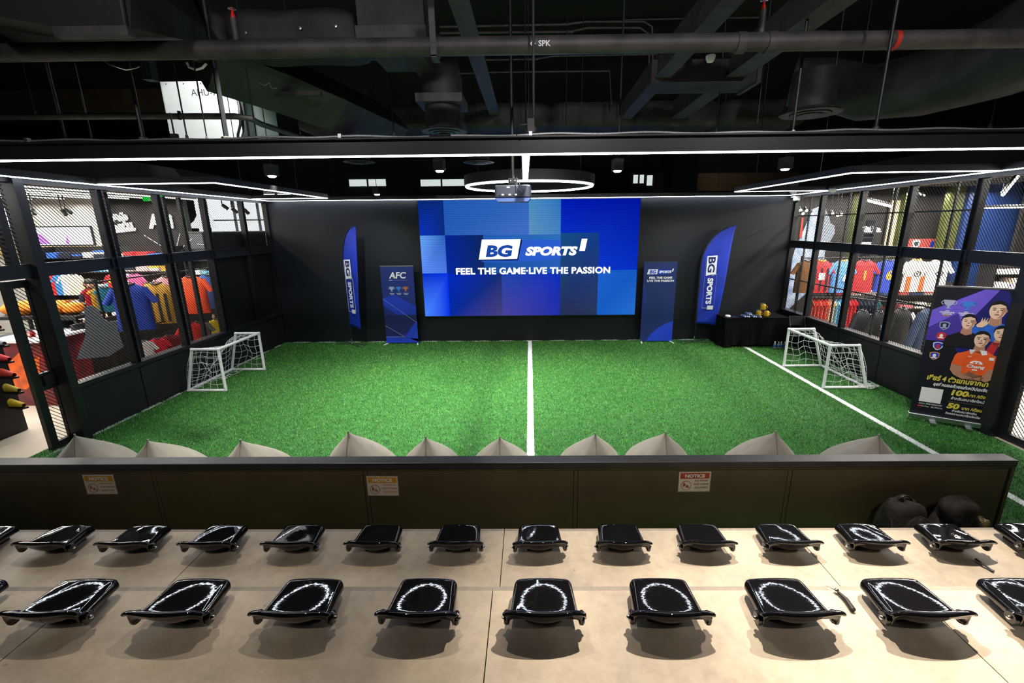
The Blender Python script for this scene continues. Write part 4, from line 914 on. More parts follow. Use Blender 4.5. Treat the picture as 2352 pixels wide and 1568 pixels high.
for k, (r0, r1) in enumerate(((.31, .24), (.22, .17), (.15, .1), (.08, .02))):
    obj('diffuser_ring', MB().lathe([(r0, -.40 - .012 * k), (r1, -.36 - .012 * k), (r1 - .01, -.365 - .012 * k), (r0 - .008, -.408 - .012 * k)], 28, (bx, 6.6, bz)), PIPE, d3, True)
d4 = thing('main_duct', 'long black wrapped duct running across above the screen', 'duct', (0, 0, 0))
a = P(820, 300, 9.5); b = P(1815, 222, 9.5)
for x0, x1 in zip(np.linspace(a[0] - 1.2, b[0] + .4, 7)[:-1], np.linspace(a[0] - 1.2, b[0] + .4, 7)[1:]): soft_box(x0, x1, 9.5, 10.4, a[2], b[2], 'duct_section', d4, puff=.03)
text('stencil', 'SAD-', .06, mat('chalk', rgb(130, 130, 126), .8), d4, (P(1550, 290, 9.47)[0], 9.47, P(1550, 290, 9.47)[2]))
d5 = thing('wrapped_duct', 'black duct angling down beside the white air handler', 'duct', (0, 0, 0))
pts = [P(470, 128, 6.4), P(640, 190, 7.2), P(760, 240, 7.8), P(900, 300, 9.2)]
obj('duct_body', MB().tube([(x, y, z) for x, y, z in pts], [.42, .42, .4, .38], 4), DUCT, d5)
obj('flange', MB().box(P(610, 214, 7)[0], P(738, 214, 7)[0], 6.95, 7.05, P(610, 222, 7)[2], P(610, 212, 7)[2]), PIPE, d5)
obj('chalk_mark', MB().tube([P(596, 190, 6.7), P(608, 197, 6.7), P(618, 190, 6.7), P(625, 204, 6.7), P(636, 202, 6.7)], .006, 5), mat('chalk', rgb(130, 130, 126), .8), d5)
d6 = thing('curved_duct', 'wide black duct sweeping out of the top right corner with round diffuser', 'duct', (0, 0, 0))
pts = [P(2900, -120, 4.0), P(2480, 40, 5.0), P(2300, 130, 5.8), P(2130, 190, 6.6), P(1990, 215, 7.2), P(1890, 190, 7.6), P(1820, 190, 7.8)]
obj('duct_body', MB().tube(pts, [.5, .5, .45, .4, .36, .34, .33], 14), DUCT, d6, True)
p = P(1862, 255, 7.0)
obj('neck', MB().lathe([(.29, .0), (.29, .5)], 22, p), DUCT, d6, True)
for k, (r0, r1) in enumerate(((.40, .3), (.27, .2), (.17, .09))): obj('diffuser_ring', MB().lathe([(r0, -.03 - .01 * k), (r1, .02 - .01 * k), (r1 - .01, .015 - .01 * k), (r0 - .01, -.04 - .01 * k)], 28, p), PIPE, d6, True)
# ---- steel channels running into depth
def channel(label, px, py, Z, wd, ht, y1=16):
    p = at(px, py, Z=Z); t = thing('steel_channel', label, 'beam', (p.x, p.y - 1, p.z)); L_ = y1 - p.y + 1
    obj('web', MB().box(-wd / 2, -wd / 2 + .02, 0, L_, 0, ht), PIPE, t); obj('web', MB().box(wd / 2 - .02, wd / 2, 0, L_, 0, ht), PIPE, t); obj('flange', MB().box(-wd / 2 - .03, wd / 2 + .03, 0, L_, -.02, 0), PIPE, t)
    return t
channel('black steel channel pointing at the screen, left of the projector pole', 1058, 10, 5.1, .14, .12)
channel('deep black steel channel right of the projector pole', 1680, 0, 5.0, .16, .3)
channel('black box section running back, above the right hand flag', 1930, 0, 5.0, .22, .3)
tr = thing('cross_duct', 'short black cross duct at the end of the right channel', 'duct', P(1620, 165, 7.0))
obj('duct_body', MB().box(-.75, .75, 0, .6, -.12, .16), DUCT, tr); obj('flange', MB().box(.72, .78, -.02, .62, -.15, .19), PIPE, tr)
# ---- lower left pipe, bending back
lp = thing('drain_pipe', 'black pipe with a bend passing in front of the white air handler', 'pipe', (0, 0, 0))
obj('pipe_run', MB().tube([P(-60, 270, 6.0), P(300, 267, 6.0), P(540, 267, 6.0), P(575, 272, 6.1), P(600, 285, 6.4), P(700, 318, 7.2), P(820, 345, 8.6)], .036, 12), PIPE, lp, True)
obj('clamp', MB().cyl(P(411, 255, 5.98), P(413, 275, 5.98), .02, 8), BLK, lp, True)
# ---- conduits
for i, (pts, r_) in enumerate((([(1010, 62), (1300, 56), (1345, 50), (1480, 50), (1498, 62), (1500, 150)], .02), ([(1010, 76), (1310, 73), (1350, 64), (1470, 64), (1490, 78), (1492, 165)], .02), ([(1430, 46), (1600, 42), (1760, 40)], .014), ([(1320, 84), (1560, 80), (1790, 76), (1900, 70)], .016), ([(1100, 138), (1230, 136), (1270, 129), (1550, 124)], .014), ([(1030, 170), (1140, 166), (1400, 163), (1405, 240)], .014))):
    t = thing('conduit', 'black electrical conduit %s above the beam' % ['uppermost with a long bend', 'second from the top with a bend', 'short and high on the right', 'running to the right corner', 'with a kink below the sprinkler pipe', 'lowest with a down bend'][i], 'conduit', (0, 0, 0), 0, 'conduits under the ceiling')
    obj('conduit_run', MB().tube([P(x, y, 9.0) for x, y in pts], r_, 8), PIPE, t, True)
    q = P(*pts[1], 9.0); obj('coupling', MB().cyl((q[0] - .05, q[1], q[2]), (q[0] + .05, q[1], q[2]), r_ * 1.35, 8), PIPE, t, True)
# ---- white air handling unit
ah = thing('air_handler', 'white metal air handling box with handwritten unit number', 'air handler', (-5.63, 8.5, 4.49))
AHM = mat('white_sheet_metal', rgb(226, 232, 230), .4, noise=.03)
obj('casing', MB().box(-.71, .6, 0, 1.2, 0, .97), AHM, ah)
for z0, z1 in ((.02, .42), (.45, .95)): obj('access_panel', MB().box(-.69, .4, -.012, 0, z0, z1), AHM, ah)
obj('corner_post', MB().box(.6, .68, -.02, .06, 0, .97), ALU, ah)
obj('base_rail', MB().box(-.75, .72, -.04, .1, -.06, 0), ALU, ah)
for x in (-.6, -.3, .0, .3): obj('screw', MB().ball((x, -.014, .93), .01).ball((x, -.014, .04), .01), BLK, ah)
text('handwriting', 'AHU-7', .11, mat('grey_marker', rgb(70, 74, 72), .7), ah, (.03, -.016, .74))
obj('drain_hose', MB().tube([(.62, -.06, .75), (.66, -.1, .5), (.64, -.12, .25), (.56, -.1, .1), (.54, -.08, .06)], .022, 8), BLK, ah, True)
spot('air_handler_fill_spot', (-4.6, 6.9, 5.9), (-5.6, 8.5, 4.95), 270, (1, 1, .98), 50, .5, .05)  # added spot without a fixture, brightens the white casing
# ---- loose cables and small devices
bl = thing('cable', 'loose white cable loop hanging beside the air handler', 'cable', (0, 0, 0)); obj('loop', MB().tube([P(428, 142, 6), P(434, 154, 6), P(450, 160, 6), (P(465, 156, 6)), P(474, 146, 6)], .014, 8), PRINTW, bl, True)
obj('cable_end', MB().ball(P(428, 142, 6), .018), BLK, bl)
c2_ = thing('cable', 'thin grey cable drooping to the finned box, top left', 'cable', (0, 0, 0)); obj('cable_run', MB().tube([P(228, 130, 5.5), P(250, 148, 5.5), P(290, 160, 5.5), P(312, 156, 5.5), P(336, 146, 5.5)], .008, 6), ALU, c2_, True); obj('plug', MB().ball(P(336, 146, 5.5), .016), BLK, c2_)
fb = thing('driver_box', 'small dark finned driver box hung near the ceiling, left', 'box', P(341, 162, 5.5)); o = obj('case', MB().box(-.05, .06, -.05, .05, -.1, .1), mat('slate_metal', rgb(50, 62, 66), .4, .3), fb)
for k in range(4): obj('fin', MB().box(-.025 + .022 * k, -.017 + .022 * k, -.058, -.05, -.08, .06), ALU, fb)
sd = thing('smoke_detector', 'small white detector under the ceiling, right', 'detector', P(1632, 132, 6.5)); obj('dome', MB().lathe([(.001, -.06), (.04, -.05), (.055, -.02), (.06, .02), (.05, .03)], 18), PRINTW, sd, True); obj('base', MB().lathe([(.05, .03), (.065, .032), (.065, .05), (.02, .3)], 16), BLK, sd, True)
for i, (x, y) in enumerate(((1822, 441), (1912, 437))):
    t = thing('wall_detector', 'white dome sensor under the right led frame, %s' % ('nearer the corner' if i == 0 else 'partly hidden by the strip'), 'detector', P(x, y, 10.6 - i * 1.4)); obj('dome', MB().lathe([(.001, -.05), (.05, -.035), (.075, 0), (.06, .03)], 18), PRINTW, t, True); obj('base', MB().cyl((0, 0, .03), (0, 0, .06), .04, 12), BLK, t)
cc = thing('security_camera', 'white dome security camera in the right wall corner', 'camera', P(1829, 459, 11.4)); obj('housing', MB().lathe([(.03, .06), (.07, .05), (.075, 0), (.06, -.03)], 18), PRINTW, cc, True); obj('dome', MB().ball((0, -.02, -.025), .055, .055, .045), BLK, cc, True); obj('bracket', MB().box(-.03, .12, .0, .2, .06, .09), PRINTW, cc)
for i, (x, y) in enumerate(((825, 371), (1100, 372))):
    t = thing('ceiling_diffuser', 'dark round ceiling diffuser beyond the beam, %s' % ('left' if i == 0 else 'beside the led bar'), 'diffuser', P(x, y, 8.0))
    for k, r0 in enumerate((.26, .19, .12)): obj('diffuser_ring', MB().lathe([(r0, -.01 - .012 * k), (r0 - .05, .02 - .012 * k), (r0 - .055, .012 - .012 * k)], 24), PIPE, t, True)
    obj('neck', MB().lathe([(.18, .0), (.18, .4)], 20), DUCT, t, True)
# ---- far hall beyond the screen wall: bright strips and tan bulkheads seen over the top
TAN = mat('tan_board', rgb(70, 61, 44), .8, noise=.2, nscale=2)
WIN = glow('daylight_pane', 226, 236, 232, .75)
for i, (x0, x1, y0, y1) in enumerate(((802, 886, 411, 428), (958, 1070, 411, 428), (1455, 1480, 401, 421), (1486, 1516, 402, 426))):
    a = P(x0, y1, 18.3); b = P(x1, y0, 18.3); wn = struct(thing('window_%d' % (i + 1), 'bright clerestory pane in the far wall', None, (0, 0, 0)))
    obj('pane', MB().box(a[0], b[0], 18.34, 18.36, a[2], b[2]), WIN, wn)
    obj('frame', MB().box(a[0] - .06, b[0] + .06, 18.3, 18.34, b[2], b[2] + .06).box(a[0] - .06, b[0] + .06, 18.3, 18.34, a[2] - .06, a[2]).box((a[0] + b[0]) / 2 - .03, (a[0] + b[0]) / 2 + .03, 18.3, 18.34, a[2], b[2]), BLK, wn)
a = P(1500, 440, 17.5); b = P(1840, 395, 17.5); struct(obj('trim_1', MB().box(a[0], b[0], 17.5, 17.6, a[2], b[2]), TAN))
a = P(-40, 262, 12.6); b = P(360, 110, 12.6); struct(obj('trim_2', MB().box(a[0], b[0], 12.6, 12.7, a[2], b[2]), TAN))
spot('hall_light', (6, 15.5, 4.6), (8, 17.5, 5.2), 35, WARM, 100, .8); spot('hall_light', (-9.5, 10.6, 4.7), (-11.5, 12.6, 6), 9, WARM, 110, .8)
cp = struct(thing('column_1', None, None)); obj('shaft', MB().box(P(888, 440, 14)[0], P(955, 440, 14)[0], 14, 14.7, 0, 6.5), CEIL, cp); obj('shaft', MB().box(P(1540, 440, 14)[0], P(1600, 440, 14)[0], 14, 14.7, 0, 6.5), CEIL, cp)
# faint general light on the ceiling services, from unseen spots on the camera side
for x, y, e_ in ((-3.5, .4, 150), (.6, .2, 330), (3.8, .4, 230)): spot('ceiling_fill_spot', (x, y, 5.6 if y < 2 else 6.3), (x, y + 3.6, 5.3), e_, (1, .98, .97), 120, .8, .1)
# ================================================================== SHOPS behind the mesh walls
DARKW = mat('charcoal_wall', rgb(38, 35, 33), .7, noise=.12, nscale=2); GREYW = mat('grey_board', rgb(92, 96, 98), .7, noise=.06); PALEW = mat('pale_wall', rgb(206, 204, 198), .7)
BEIGEW = mat('beige_fascia', rgb(214, 190, 142), .6); OLIVE = mat('olive_paint', rgb(62, 68, 22), .6, noise=.15, nscale=6); BLUEW = mat('deep_blue_paint', rgb(20, 50, 108), .6, noise=.1); SLATE = mat('slate_blue_wall', rgb(50, 62, 72), .7)
def wallbox(name, x0, x1, y0, y1, z0, z1, m): return struct(obj(name, MB().box(x0, x1, y0, y1, z0, z1), m))
def xz(px, py, Y): p = at(px, py, Y=Y); return p.x, p.z

wallbox('ceiling_shop_left', -16.6, WL - .1, 3.5, 13.4, 3.97, 4.02, CEIL); wallbox('ceiling_shop_right', WR + .1, 14.5, 5.0, 13.4, 3.97, 4.02, CEIL)
# ---------------- garments
def shirt_mesh(wd, ln, th, sl, name):
    mb = MB()
    def body(u, v):
        a = 2 * PI * u; ca, sa = math.cos(a), math.sin(a)
        hw = wd / 2 * (1 - .06 * math.sin(PI * v)) if v < .86 else wd / 2 * (1 - .62 * ((v - .86) / .14) ** 1.2)
        d = th / 2 * (1 + .25 * math.sin(PI * v)) * (1 if v < .86 else 1 - .45 * (v - .86) / .14)
        fold = 1 + .10 * math.sin(7 * a + 3 * v) * (1 - v)
        k = (abs(ca) ** 3 + abs(sa) ** 3) ** (-1 / 3)
        return (hw * ca * k ** .6, d * sa * k ** .6 * fold, ln * v)
    mb.grid(body, 24, 16, True)
    for sg in (-1, 1):
        a = Vector((sg * wd * .36, 0, ln * .90)); b = Vector((sg * (wd * .5 + sl * .55), -.02, ln * .90 - sl * 1.65))
        n = 5; rings = [a + (b - a) * i / n for i in range(n + 1)]
        for i in range(n + 1):
            for k in range(10):
                q = 2 * PI * k / 10; w_ = (.12 - .02 * i / n) * wd * 2
                ax = Vector((sg * .9, 0, .44))
                mb.v.append(tuple(rings[i] + ax * (w_ * .5 * math.cos(q)) + Vector((0, th * .38 * math.sin(q), 0))))
        o = len(mb.v) - (n + 1) * 10
        mb.f += [(o + i * 10 + k, o + i * 10 + (k + 1) % 10, o + (i + 1) * 10 + (k + 1) % 10, o + (i + 1) * 10 + k) for i in range(n) for k in range(10)]
    return mb.mesh(name)
SH_BIG = shirt_mesh(.50, .74, .12, .14, 'shirt'); SH_THIN = shirt_mesh(.46, .70, .045, .05, 'garment'); SH_LONG = shirt_mesh(.5, .8, .14, .36, 'jacket')
HANG = MB().tube([(-.2, 0, -.06), (-.08, 0, .0), (0, 0, .03), (.08, 0, .0), (.2, 0, -.06)], .008, 6).tube([(0, 0, .03), (0, 0, .08), (.02, 0, .1), (.035, 0, .08)], .005, 5).mesh('hanger')
COLL = MB().tube([(.085 * math.cos(2 * PI * k / 14), .045 * math.sin(2 * PI * k / 14), .015 * math.cos(4 * PI * k / 14)) for k in range(14)], .014, 6, closed=True).mesh('collar')
def garment(name, label, loc, rz, m, base=SH_BIG, cm=None, group=None, num=None, cat='shirt', stripes=None, scale=1, numm=None):
    t = thing(name, label, cat, loc, rz, group); ln = {SH_BIG: .74, SH_THIN: .70, SH_LONG: .8}[base]; t.scale = (scale,) * 3
    me = base.copy(); me.materials.clear(); b = link(name + '_body', me, m, t, True)
    c = link('collar', COLL.copy(), cm or BLK, t, True, (0, 0, ln - .005)); 
    h = link('hanger', HANG.copy(), BLK, t, True, (0, 0, ln + .0))
    if stripes:
        for x in stripes[0]: obj('stripe', MB().box(x - .022, x + .022, -.078, -.07, .04, .56), stripes[1], t)
    if num: text('number', num, .2, numm or GOLD, t, (0, -.085, .3), bold=.012, ext=.004)
    return t
W_ = lambda *c: cloth(*c)

# ---------------- LEFT SHOP
wallbox('wall_shop_left_far', -12.05, -9.75, 13.05, 13.2, 0, 3.97, DARKW)
wallbox('wall_shop_left_pale', -16.5, -12.05, 13.05, 13.2, 0, 3.97, PALEW)
wallbox('wall_shop_left_grey', -9.75, -6.9, 13.05, 13.2, 0, 2.92, GREYW)
wn = struct(thing('window_5', 'bright shop window beyond the left mesh wall', None)); 
obj('pane', MB().box(-9.75, -6.9, 13.5, 13.53, 2.92, 3.96), glow('shop_window_glow', 232, 240, 246, 1.7), wn)
for x in (-9.4, -8.6, -7.9, -7.3): obj('mullion', MB().box(x - .025, x + .025, 13.44, 13.5, 2.92, 3.96), BLK, wn)
obj('transom', MB().box(-9.75, -6.9, 13.44, 13.5, 3.22, 3.26), BLK, wn)
obj('sill', MB().box(-9.75, -6.9, 13.0, 13.53, 2.9, 2.93), GREYW, wn)
gt = thing('wall_graphic', 'white angular graphic panel in the shop window', 'panel', (0, 0, 0)); obj('panel', MB().prism([xz(424, 524, 13.3), xz(498, 524, 13.3), xz(474, 476, 13.3), xz(462, 474, 13.3), xz(445, 508, 13.3)], 13.3, 13.32, 'xz'), glow('graphic_white', 240, 246, 250, 1.3), gt); obj('panel_edge', MB().bar((*[xz(474, 476, 13.3)[0]], 13.29, xz(474, 476, 13.3)[1]), (xz(498, 524, 13.3)[0], 13.29, xz(498, 524, 13.3)[1]), .02, .02), PRINTW, gt)
lb = thing('light_box', 'glowing white and violet light box high on the far left', 'light box', (0, 13.04, 0))
a = xz(42, 563, 13.0); b = xz(206, 521, 13.0)
lbm = glow('lightbox_white', 250, 240, 255, 2.0)
obj('face', MB().box(a[0], b[0], -.08, -.05, a[1], b[1]), lbm, lb); obj('case', MB().box(a[0] - .03, b[0] + .03, -.05, 0, a[1] - .03, b[1] + .03), BLK, lb)
obj('violet_shape', MB().prism([xz(70, 560, 13), xz(122, 560, 13), xz(98, 538, 13), xz(62, 536, 13)], -.086, -.081, 'xz'), glow('lightbox_violet', 214, 150, 240, 1.2), lb)
obj('violet_shape', MB().prism([xz(155, 560, 13), xz(164, 560, 13), xz(157, 540, 13)], -.086, -.081, 'xz'), glow('lightbox_violet', 214, 150, 240, 1.2), lb)
lb2 = thing('light_box', 'bright light box cut by the left picture edge', 'light box', (0, 12.3, 0)); a = xz(-60, 522, 12.3); b = xz(16, 478, 12.3); obj('face', MB().box(a[0], b[0], -.08, -.05, a[1], b[1]), lbm, lb2); obj('case', MB().box(a[0] - .03, b[0] + .03, -.05, 0, a[1] - .03, b[1] + .03), BLK, lb2)
a = xz(-60, 590, 13.0); b = xz(226, 564, 13.0); struct(obj('trim_3', MB().box(a[0], b[0], 12.96, 13.05, a[1], b[1]), BEIGEW))
s1 = thing('shop_sign', 'white thai lettering with underline on the dark shop wall', 'sign', (0, 13.03, 0))
a = xz(280, 508, 13); text('lettering', 'ยังไง', .17, PRINTW, s1, (a[0] - .02, -.02, a[1] + .02), rot=(PI / 2, -.12, 0), width=.44, bold=.02, ext=.02)
a = xz(281, 528, 13); text('lettering', 'จะเล่น', .2, PRINTW, s1, (a[0], -.02, a[1] - .0), rot=(PI / 2, -.12, 0), width=.68, bold=.022, ext=.02)
obj('underline', MB().prism([xz(246, 537, 13), xz(311, 530, 13), xz(311, 523, 13), xz(245, 530, 13)], -.03, -.01, 'xz'), PRINTW, s1)
s2 = thing('shop_sign', 'white ari lettering on the dark shop wall', 'sign', (0, 13.03, 0)); a = xz(372, 522, 13); text('lettering', 'Ari', .36, PRINTW, s2, (a[0], -.02, a[1]), width=.72, bold=.03, ext=.02); obj('mounting_rail', MB().box(a[0] - .36, a[0] + .36, -.005, 0, a[1] + .05, a[1] + .08), BLK, s2)
s3 = thing('exit_sign', 'green lit exit sign hanging in the left shop', 'sign', (*[at(350, 452, Y=11.5).x], 11.5, at(350, 452, Y=11.5).z)); obj('case', MB().box(-.24, .24, -.02, .02, -.1, .1), glow('exit_green', 20, 190, 60, 1.1), s3); text('lettering', 'ทางออก', .06, PRINTW, s3, (0, -.024, .01), width=.3, bold=.003); text('lettering', 'EXIT', .05, PRINTW, s3, (0, -.024, -.08), width=.2, bold=.003)
for x in (-.2, .2): obj('hanging_rod', MB().cyl((x, 0, .1), (x, 0, .6), .006, 6), BLK, s3)
gl = thing('wall_graphic', 'grey wall panel with thin white line drawing', 'panel', (0, 13.04, 0))
obj('panel', MB().box(-9.7, -6.95, -.02, 0, 2.1, 2.88), mat('grey_panel', rgb(84, 88, 90), .7), gl)
for (a, b) in (((330, 540), (372, 566)), ((404, 570), (412, 536)), ((418, 568), (440, 548)), ((452, 560), (478, 562))): 
    p = at(*a, Y=13.0); q = at(*b, Y=13.0); obj('drawn_line', MB().bar((p.x, -.025, p.z), (q.x, -.025, q.z), .004, .014), PRINTW, gl)
# ceiling tubes and dark ceiling grid of the left shop
TUBE = glow('shop_tube', 255, 250, 240, 2.6)
for i, (X, z) in enumerate(((-9.2, 3.78), (-10.1, 3.8), (-11.0, 3.82), (-11.9, 3.84), (-12.8, 3.84), (-13.7, 3.84), (-14.6, 3.84))):
    t = thing('tube_light', 'long white tube light, %s row from the left mesh wall' % ORD[i], 'light', (X, 4.2, z), 0, 'tube rows in the left shop')
    obj('reflector', MB().box(-.05, .05, 0, 8.6, .02, .06), BLK, t); obj('tube', MB().cyl((0, .05, 0), (0, 8.55, 0), .014, 8), TUBE, t, True)
for i, (px, py) in enumerate(((56, 484), (76, 482), (142, 484), (150, 480), (510, 470), (532, 478), (560, 480))):
    p = at(px, py, Y=11.0); t = thing('track_spotlight', 'black track spotlight in the left shop, %s from the left' % ORD[i], 'spotlight', (p.x, 11, p.z), .4 * i, 'track spots in the left shop'); obj('barrel', MB().cyl((0, 0, 0), (.05, -.1, -.1), .04, 10), BLK, t, True); obj('stem', MB().cyl((0, 0, 0), (0, 0, 3.97 - p.z), .012, 6), BLK, t)
# shelves with folded goods along the far wall
def shelf_unit(name, label, x0, x1, y, zs, dep, seed, glabel, pal, grp, hmax=.24):
    r = np.random.default_rng(seed); t = thing(name, label, 'shelves', (0, y, 0))
    obj('back_board', MB().box(x0, x1, dep, dep + .03, 0, zs[-1] + .3), DARKW, t)
    for x in (x0, x1): obj('side_post', MB().box(x - .02, x + .02, 0, dep, 0, zs[-1] + .3), BLK, t)
    for z in zs: obj('shelf', MB().box(x0, x1, 0, dep, z - .025, z), BLK, t)
    k = 0
    for zi, z in enumerate(zs):
        x = x0 + .12; n = 0
        while x < x1 - .3:
            wd = r.uniform(.22, .34); h = r.uniform(.1, hmax); c = pal[int(r.integers(len(pal)))]
            q = thing('folded_stack', '%s, %s on shelf %s' % (glabel, ORD[min(n, 15)] + ' from the left', ['one', 'two', 'three', 'four', 'five'][zi] + ' up'), 'clothes', (x + wd / 2, y + .02, z + .001), r.normal(0, .05), grp)
            ly = max(1, int(h / .05))
            for l in range(ly):
                cc_ = c if r.random() < .6 else pal[int(r.integers(len(pal)))]
                o = obj('folded_shirt', MB().box(-wd / 2, wd / 2, 0, dep * .8, l * .05, l * .05 + .046), cloth(*cc_), q)
            x += wd + r.uniform(.03, .12); n += 1
PAL = [(236, 236, 236), (224, 60, 60), (60, 110, 200), (240, 240, 236), (240, 150, 60), (240, 190, 190), (120, 190, 220), (40, 44, 60), (250, 220, 80), (230, 230, 240)]
shelf_unit('display_shelves', 'long shelves of bright folded clothes at the far left', -13.6, -9.9, 12.5, (.5, .95, 1.4, 1.85, 2.25), .4, 11, 'bright folded clothes far left', PAL, 'folded clothes in the left shop')
shelf_unit('display_shelves', 'shelves of folded clothes behind the hanging jerseys, left shop', -9.7, -7.4, 12.6, (.3, .8, 1.3, 1.75, 2.15), .35, 12, 'folded clothes behind jerseys', PAL, 'folded clothes in the left shop', .3)
# clothes rails
def rail(name, label, p0, p1, zs):
    t = thing(name, label, 'clothes rail', (0, 0, 0)); p0 = Vector(p0); p1 = Vector(p1)
    for z in zs: obj('hanging_bar', MB().cyl((p0.x, p0.y, z), (p1.x, p1.y, z), .015, 8), BLK, t, True)
    for p in (p0, p1): obj('upright', MB().cyl((p.x, p.y, 0), (p.x, p.y, max(zs) + .05), .02, 8), BLK, t, True); obj('foot', MB().box(p.x - .2, p.x + .2, p.y - .02, p.y + .02, 0, .03), BLK, t)
    return t
rail('clothes_rail', 'black two tier clothes rail behind the left mesh wall', (-7.75, 7.9, 0), (-7.6, 11.3, 0), (1.12, 2.1))
gd = thing('darkening_panel', 'dark slatted panel added to darken the space behind the left jerseys', 'panel', (-8.5, 9.7, 0))  # panel put in to darken what shows between the hanging jerseys
obj('panel', MB().box(-.03, .03, -1.7, 1.9, 0, 1.3), mat('darkening_panel_black', rgb(22, 22, 24), .6), gd); obj('base', MB().box(-.05, .3, -1.7, 1.9, 0, .12), BLKP, gd)
for k in range(5): obj('slat', MB().box(.03, .045, -1.7, 1.9, .2 + .19 * k, .3 + .19 * k), BLKP, gd)
def jer(px, py_bot, Y, ztop_px=None): p = at(px, py_bot, Y=Y); return p
GARL = 'jerseys behind the left mesh wall'
def jl(label, px, ybot, ytop, Y, col, rz=.35, **k):
    a = at(px, ybot, Y=Y); b = at(px, ytop, Y=Y); s = (b.z - a.z) / .74
    return garment(k.pop('name', 'jersey'), label, (a.x, Y, a.z), rz, W_(*col), group=GARL, scale=max(.6, min(1.35, s)), **k)
jl('royal blue jersey on the left shop rail', 318, 757, 652, 8.5, (16, 50, 150))
jl('mustard jersey with black shoulders on the left shop rail', 378, 742, 650, 9.2, (186, 136, 40), .2, cm=BLK, stripes=((-.12, .02, .14), W_(24, 24, 28)))
jl('bright orange jersey on the left shop rail', 454, 719, 634, 9.9, (246, 84, 40), .25)
jl('pink checked shirt behind the mustard jersey', 402, 716, 634, 9.8, (226, 150, 160), .5)
jl('blue and white shirt near the blind panels', 492, 708, 630, 10.5, (70, 110, 190), .6)
jl('dark red jersey beside the shop assistant', 228, 718, 660, 8.9, (150, 20, 40), 1.0, scale=1) if False else None
for i, (px, col, nm) in enumerate(((226, (158, 22, 44), 'dark red'), (240, (200, 150, 40), 'golden yellow'), (253, (30, 110, 130), 'teal'))):
    a = at(px, 716, Y=8.9); garment('garment', nm + ' garment hung sideways in front of the shop assistant', (a.x, 8.9, a.z), 1.15, W_(*col), SH_THIN, group='garments hung before the shop assistant', scale=.72)
for i, (px, yb, yt, Y, col, nm) in enumerate(((340, 835, 782, 8.7, (206, 202, 196), 'off white'), (372, 826, 776, 8.9, (210, 24, 44), 'bright red'), (400, 818, 768, 9.1, (120, 16, 34), 'wine red'), (424, 812, 770, 9.3, (200, 110, 80), 'salmon'), (448, 800, 740, 9.8, (214, 50, 40), 'scarlet'), (468, 796, 738, 9.9, (110, 104, 96), 'stone grey'), (506, 776, 732, 10.5, (200, 190, 40), 'yellow'))):
    a = at(px, yb, Y=Y); b = at(px, yt, Y=Y); garment('garment', nm + ' garment on the lower left shop rail', (a.x, Y, max(.1, a.z)), .5, W_(*col), SH_BIG, group='garments on the lower left rail', scale=max(.5, (b.z - a.z) / .74))
# slim display jerseys deeper in
for i, (px, py, col) in enumerate(((110, 665, (230, 230, 230)), (128, 660, (210, 40, 40)), (146, 662, (60, 130, 200)), (160, 660, (236, 236, 236)), (176, 660, (240, 220, 190)), (262, 640, (200, 40, 40)), (275, 642, (230, 190, 40)), (290, 640, (240, 240, 240)), (310, 636, (230, 90, 140)))):
    a = at(px, py, Y=11.8); garment('garment', 'small shirt deep in the left shop, %s from the left' % ORD[i], (a.x, 11.8, 1.32), .1, W_(*col), SH_BIG, group='shirts deep in the left shop', scale=.75)
rail('clothes_rail', 'far rail of small bright shirts in the left shop', (-13.2, 11.8, 0), (-9.0, 11.8, 0), (1.92,))
# table with orange folded goods
tbL = thing('display_table', 'dark display table carrying orange bags in the left shop', 'table', (-9.5, 8.6, 0)); obj('top', MB().box(-.9, .9, -.4, .4, 1.36, 1.42), BLK, tbL); obj('shelf', MB().box(-.85, .85, -.38, .38, 1.0, 1.03), BLK, tbL)
obj('front_panel', MB().box(-.88, .88, -.36, -.3, .05, 1.0), mat('table_front', rgb(34, 36, 40), .6), tbL)
for x in (-.85, .85):
    for y in (-.35, .35): obj('leg', MB().box(x - .025, x + .025, y - .025, y + .025, 0, 1.36), BLK, tbL)
for i in range(5):
    t = thing('orange_bag', 'soft orange bag on the display table, %s from the left' % ORD[i], 'bag', (-10.1 + .3 * i, 8.5, 1.42), 0, 'orange bags on the display table'); obj('body', lump((0, 0, 0), .17, .15, .11 + .02 * (i % 2), 40 + i), W_(224, 128, 30), t, True); obj('handle', MB().tube([(.08 * math.cos(q), -.05, .2 + .06 * math.sin(q)) for q in np.linspace(0, PI, 8)], .008, 5), W_(160, 84, 20), t, True)
# grey standee
gs = thing('display_cutout', 'grey cut out display board standing before the shop rail', 'display', (-7.5, 7.5, 0), .75)
def gx(px, py):
    o_ = Vector((-7.5, 7.5, 0)); d = CAM_R * ((px - CX_PX) / F_PX) + CAM_D * ((py - CY_PX) / F_PX) + CAM_F; n = Vector((-math.sin(.75), math.cos(.75), 0)); t = (o_ - CAM_C).dot(n) / d.dot(n); p = CAM_C + d * t; q = p - o_; return (q.x * math.cos(.75) + q.y * math.sin(.75), max(.02, q.z))
obj('board', MB().prism([gx(*p) for p in ((176, 825), (196, 770), (194, 704), (212, 701), (226, 712), (236, 732), (252, 738), (270, 736), (272, 760), (284, 796), (250, 818))], -.012, .012, 'xz'), mat('grey_card', rgb(112, 118, 128), .7, noise=.08), gs)
obj('rear_strut', MB().bar((.1, .03, .9), (.1, .35, .02), .05, .02), BLK, gs); obj('plinth', MB().box(-.3, .5, -.2, .3, 0, .04), BLK, gs)
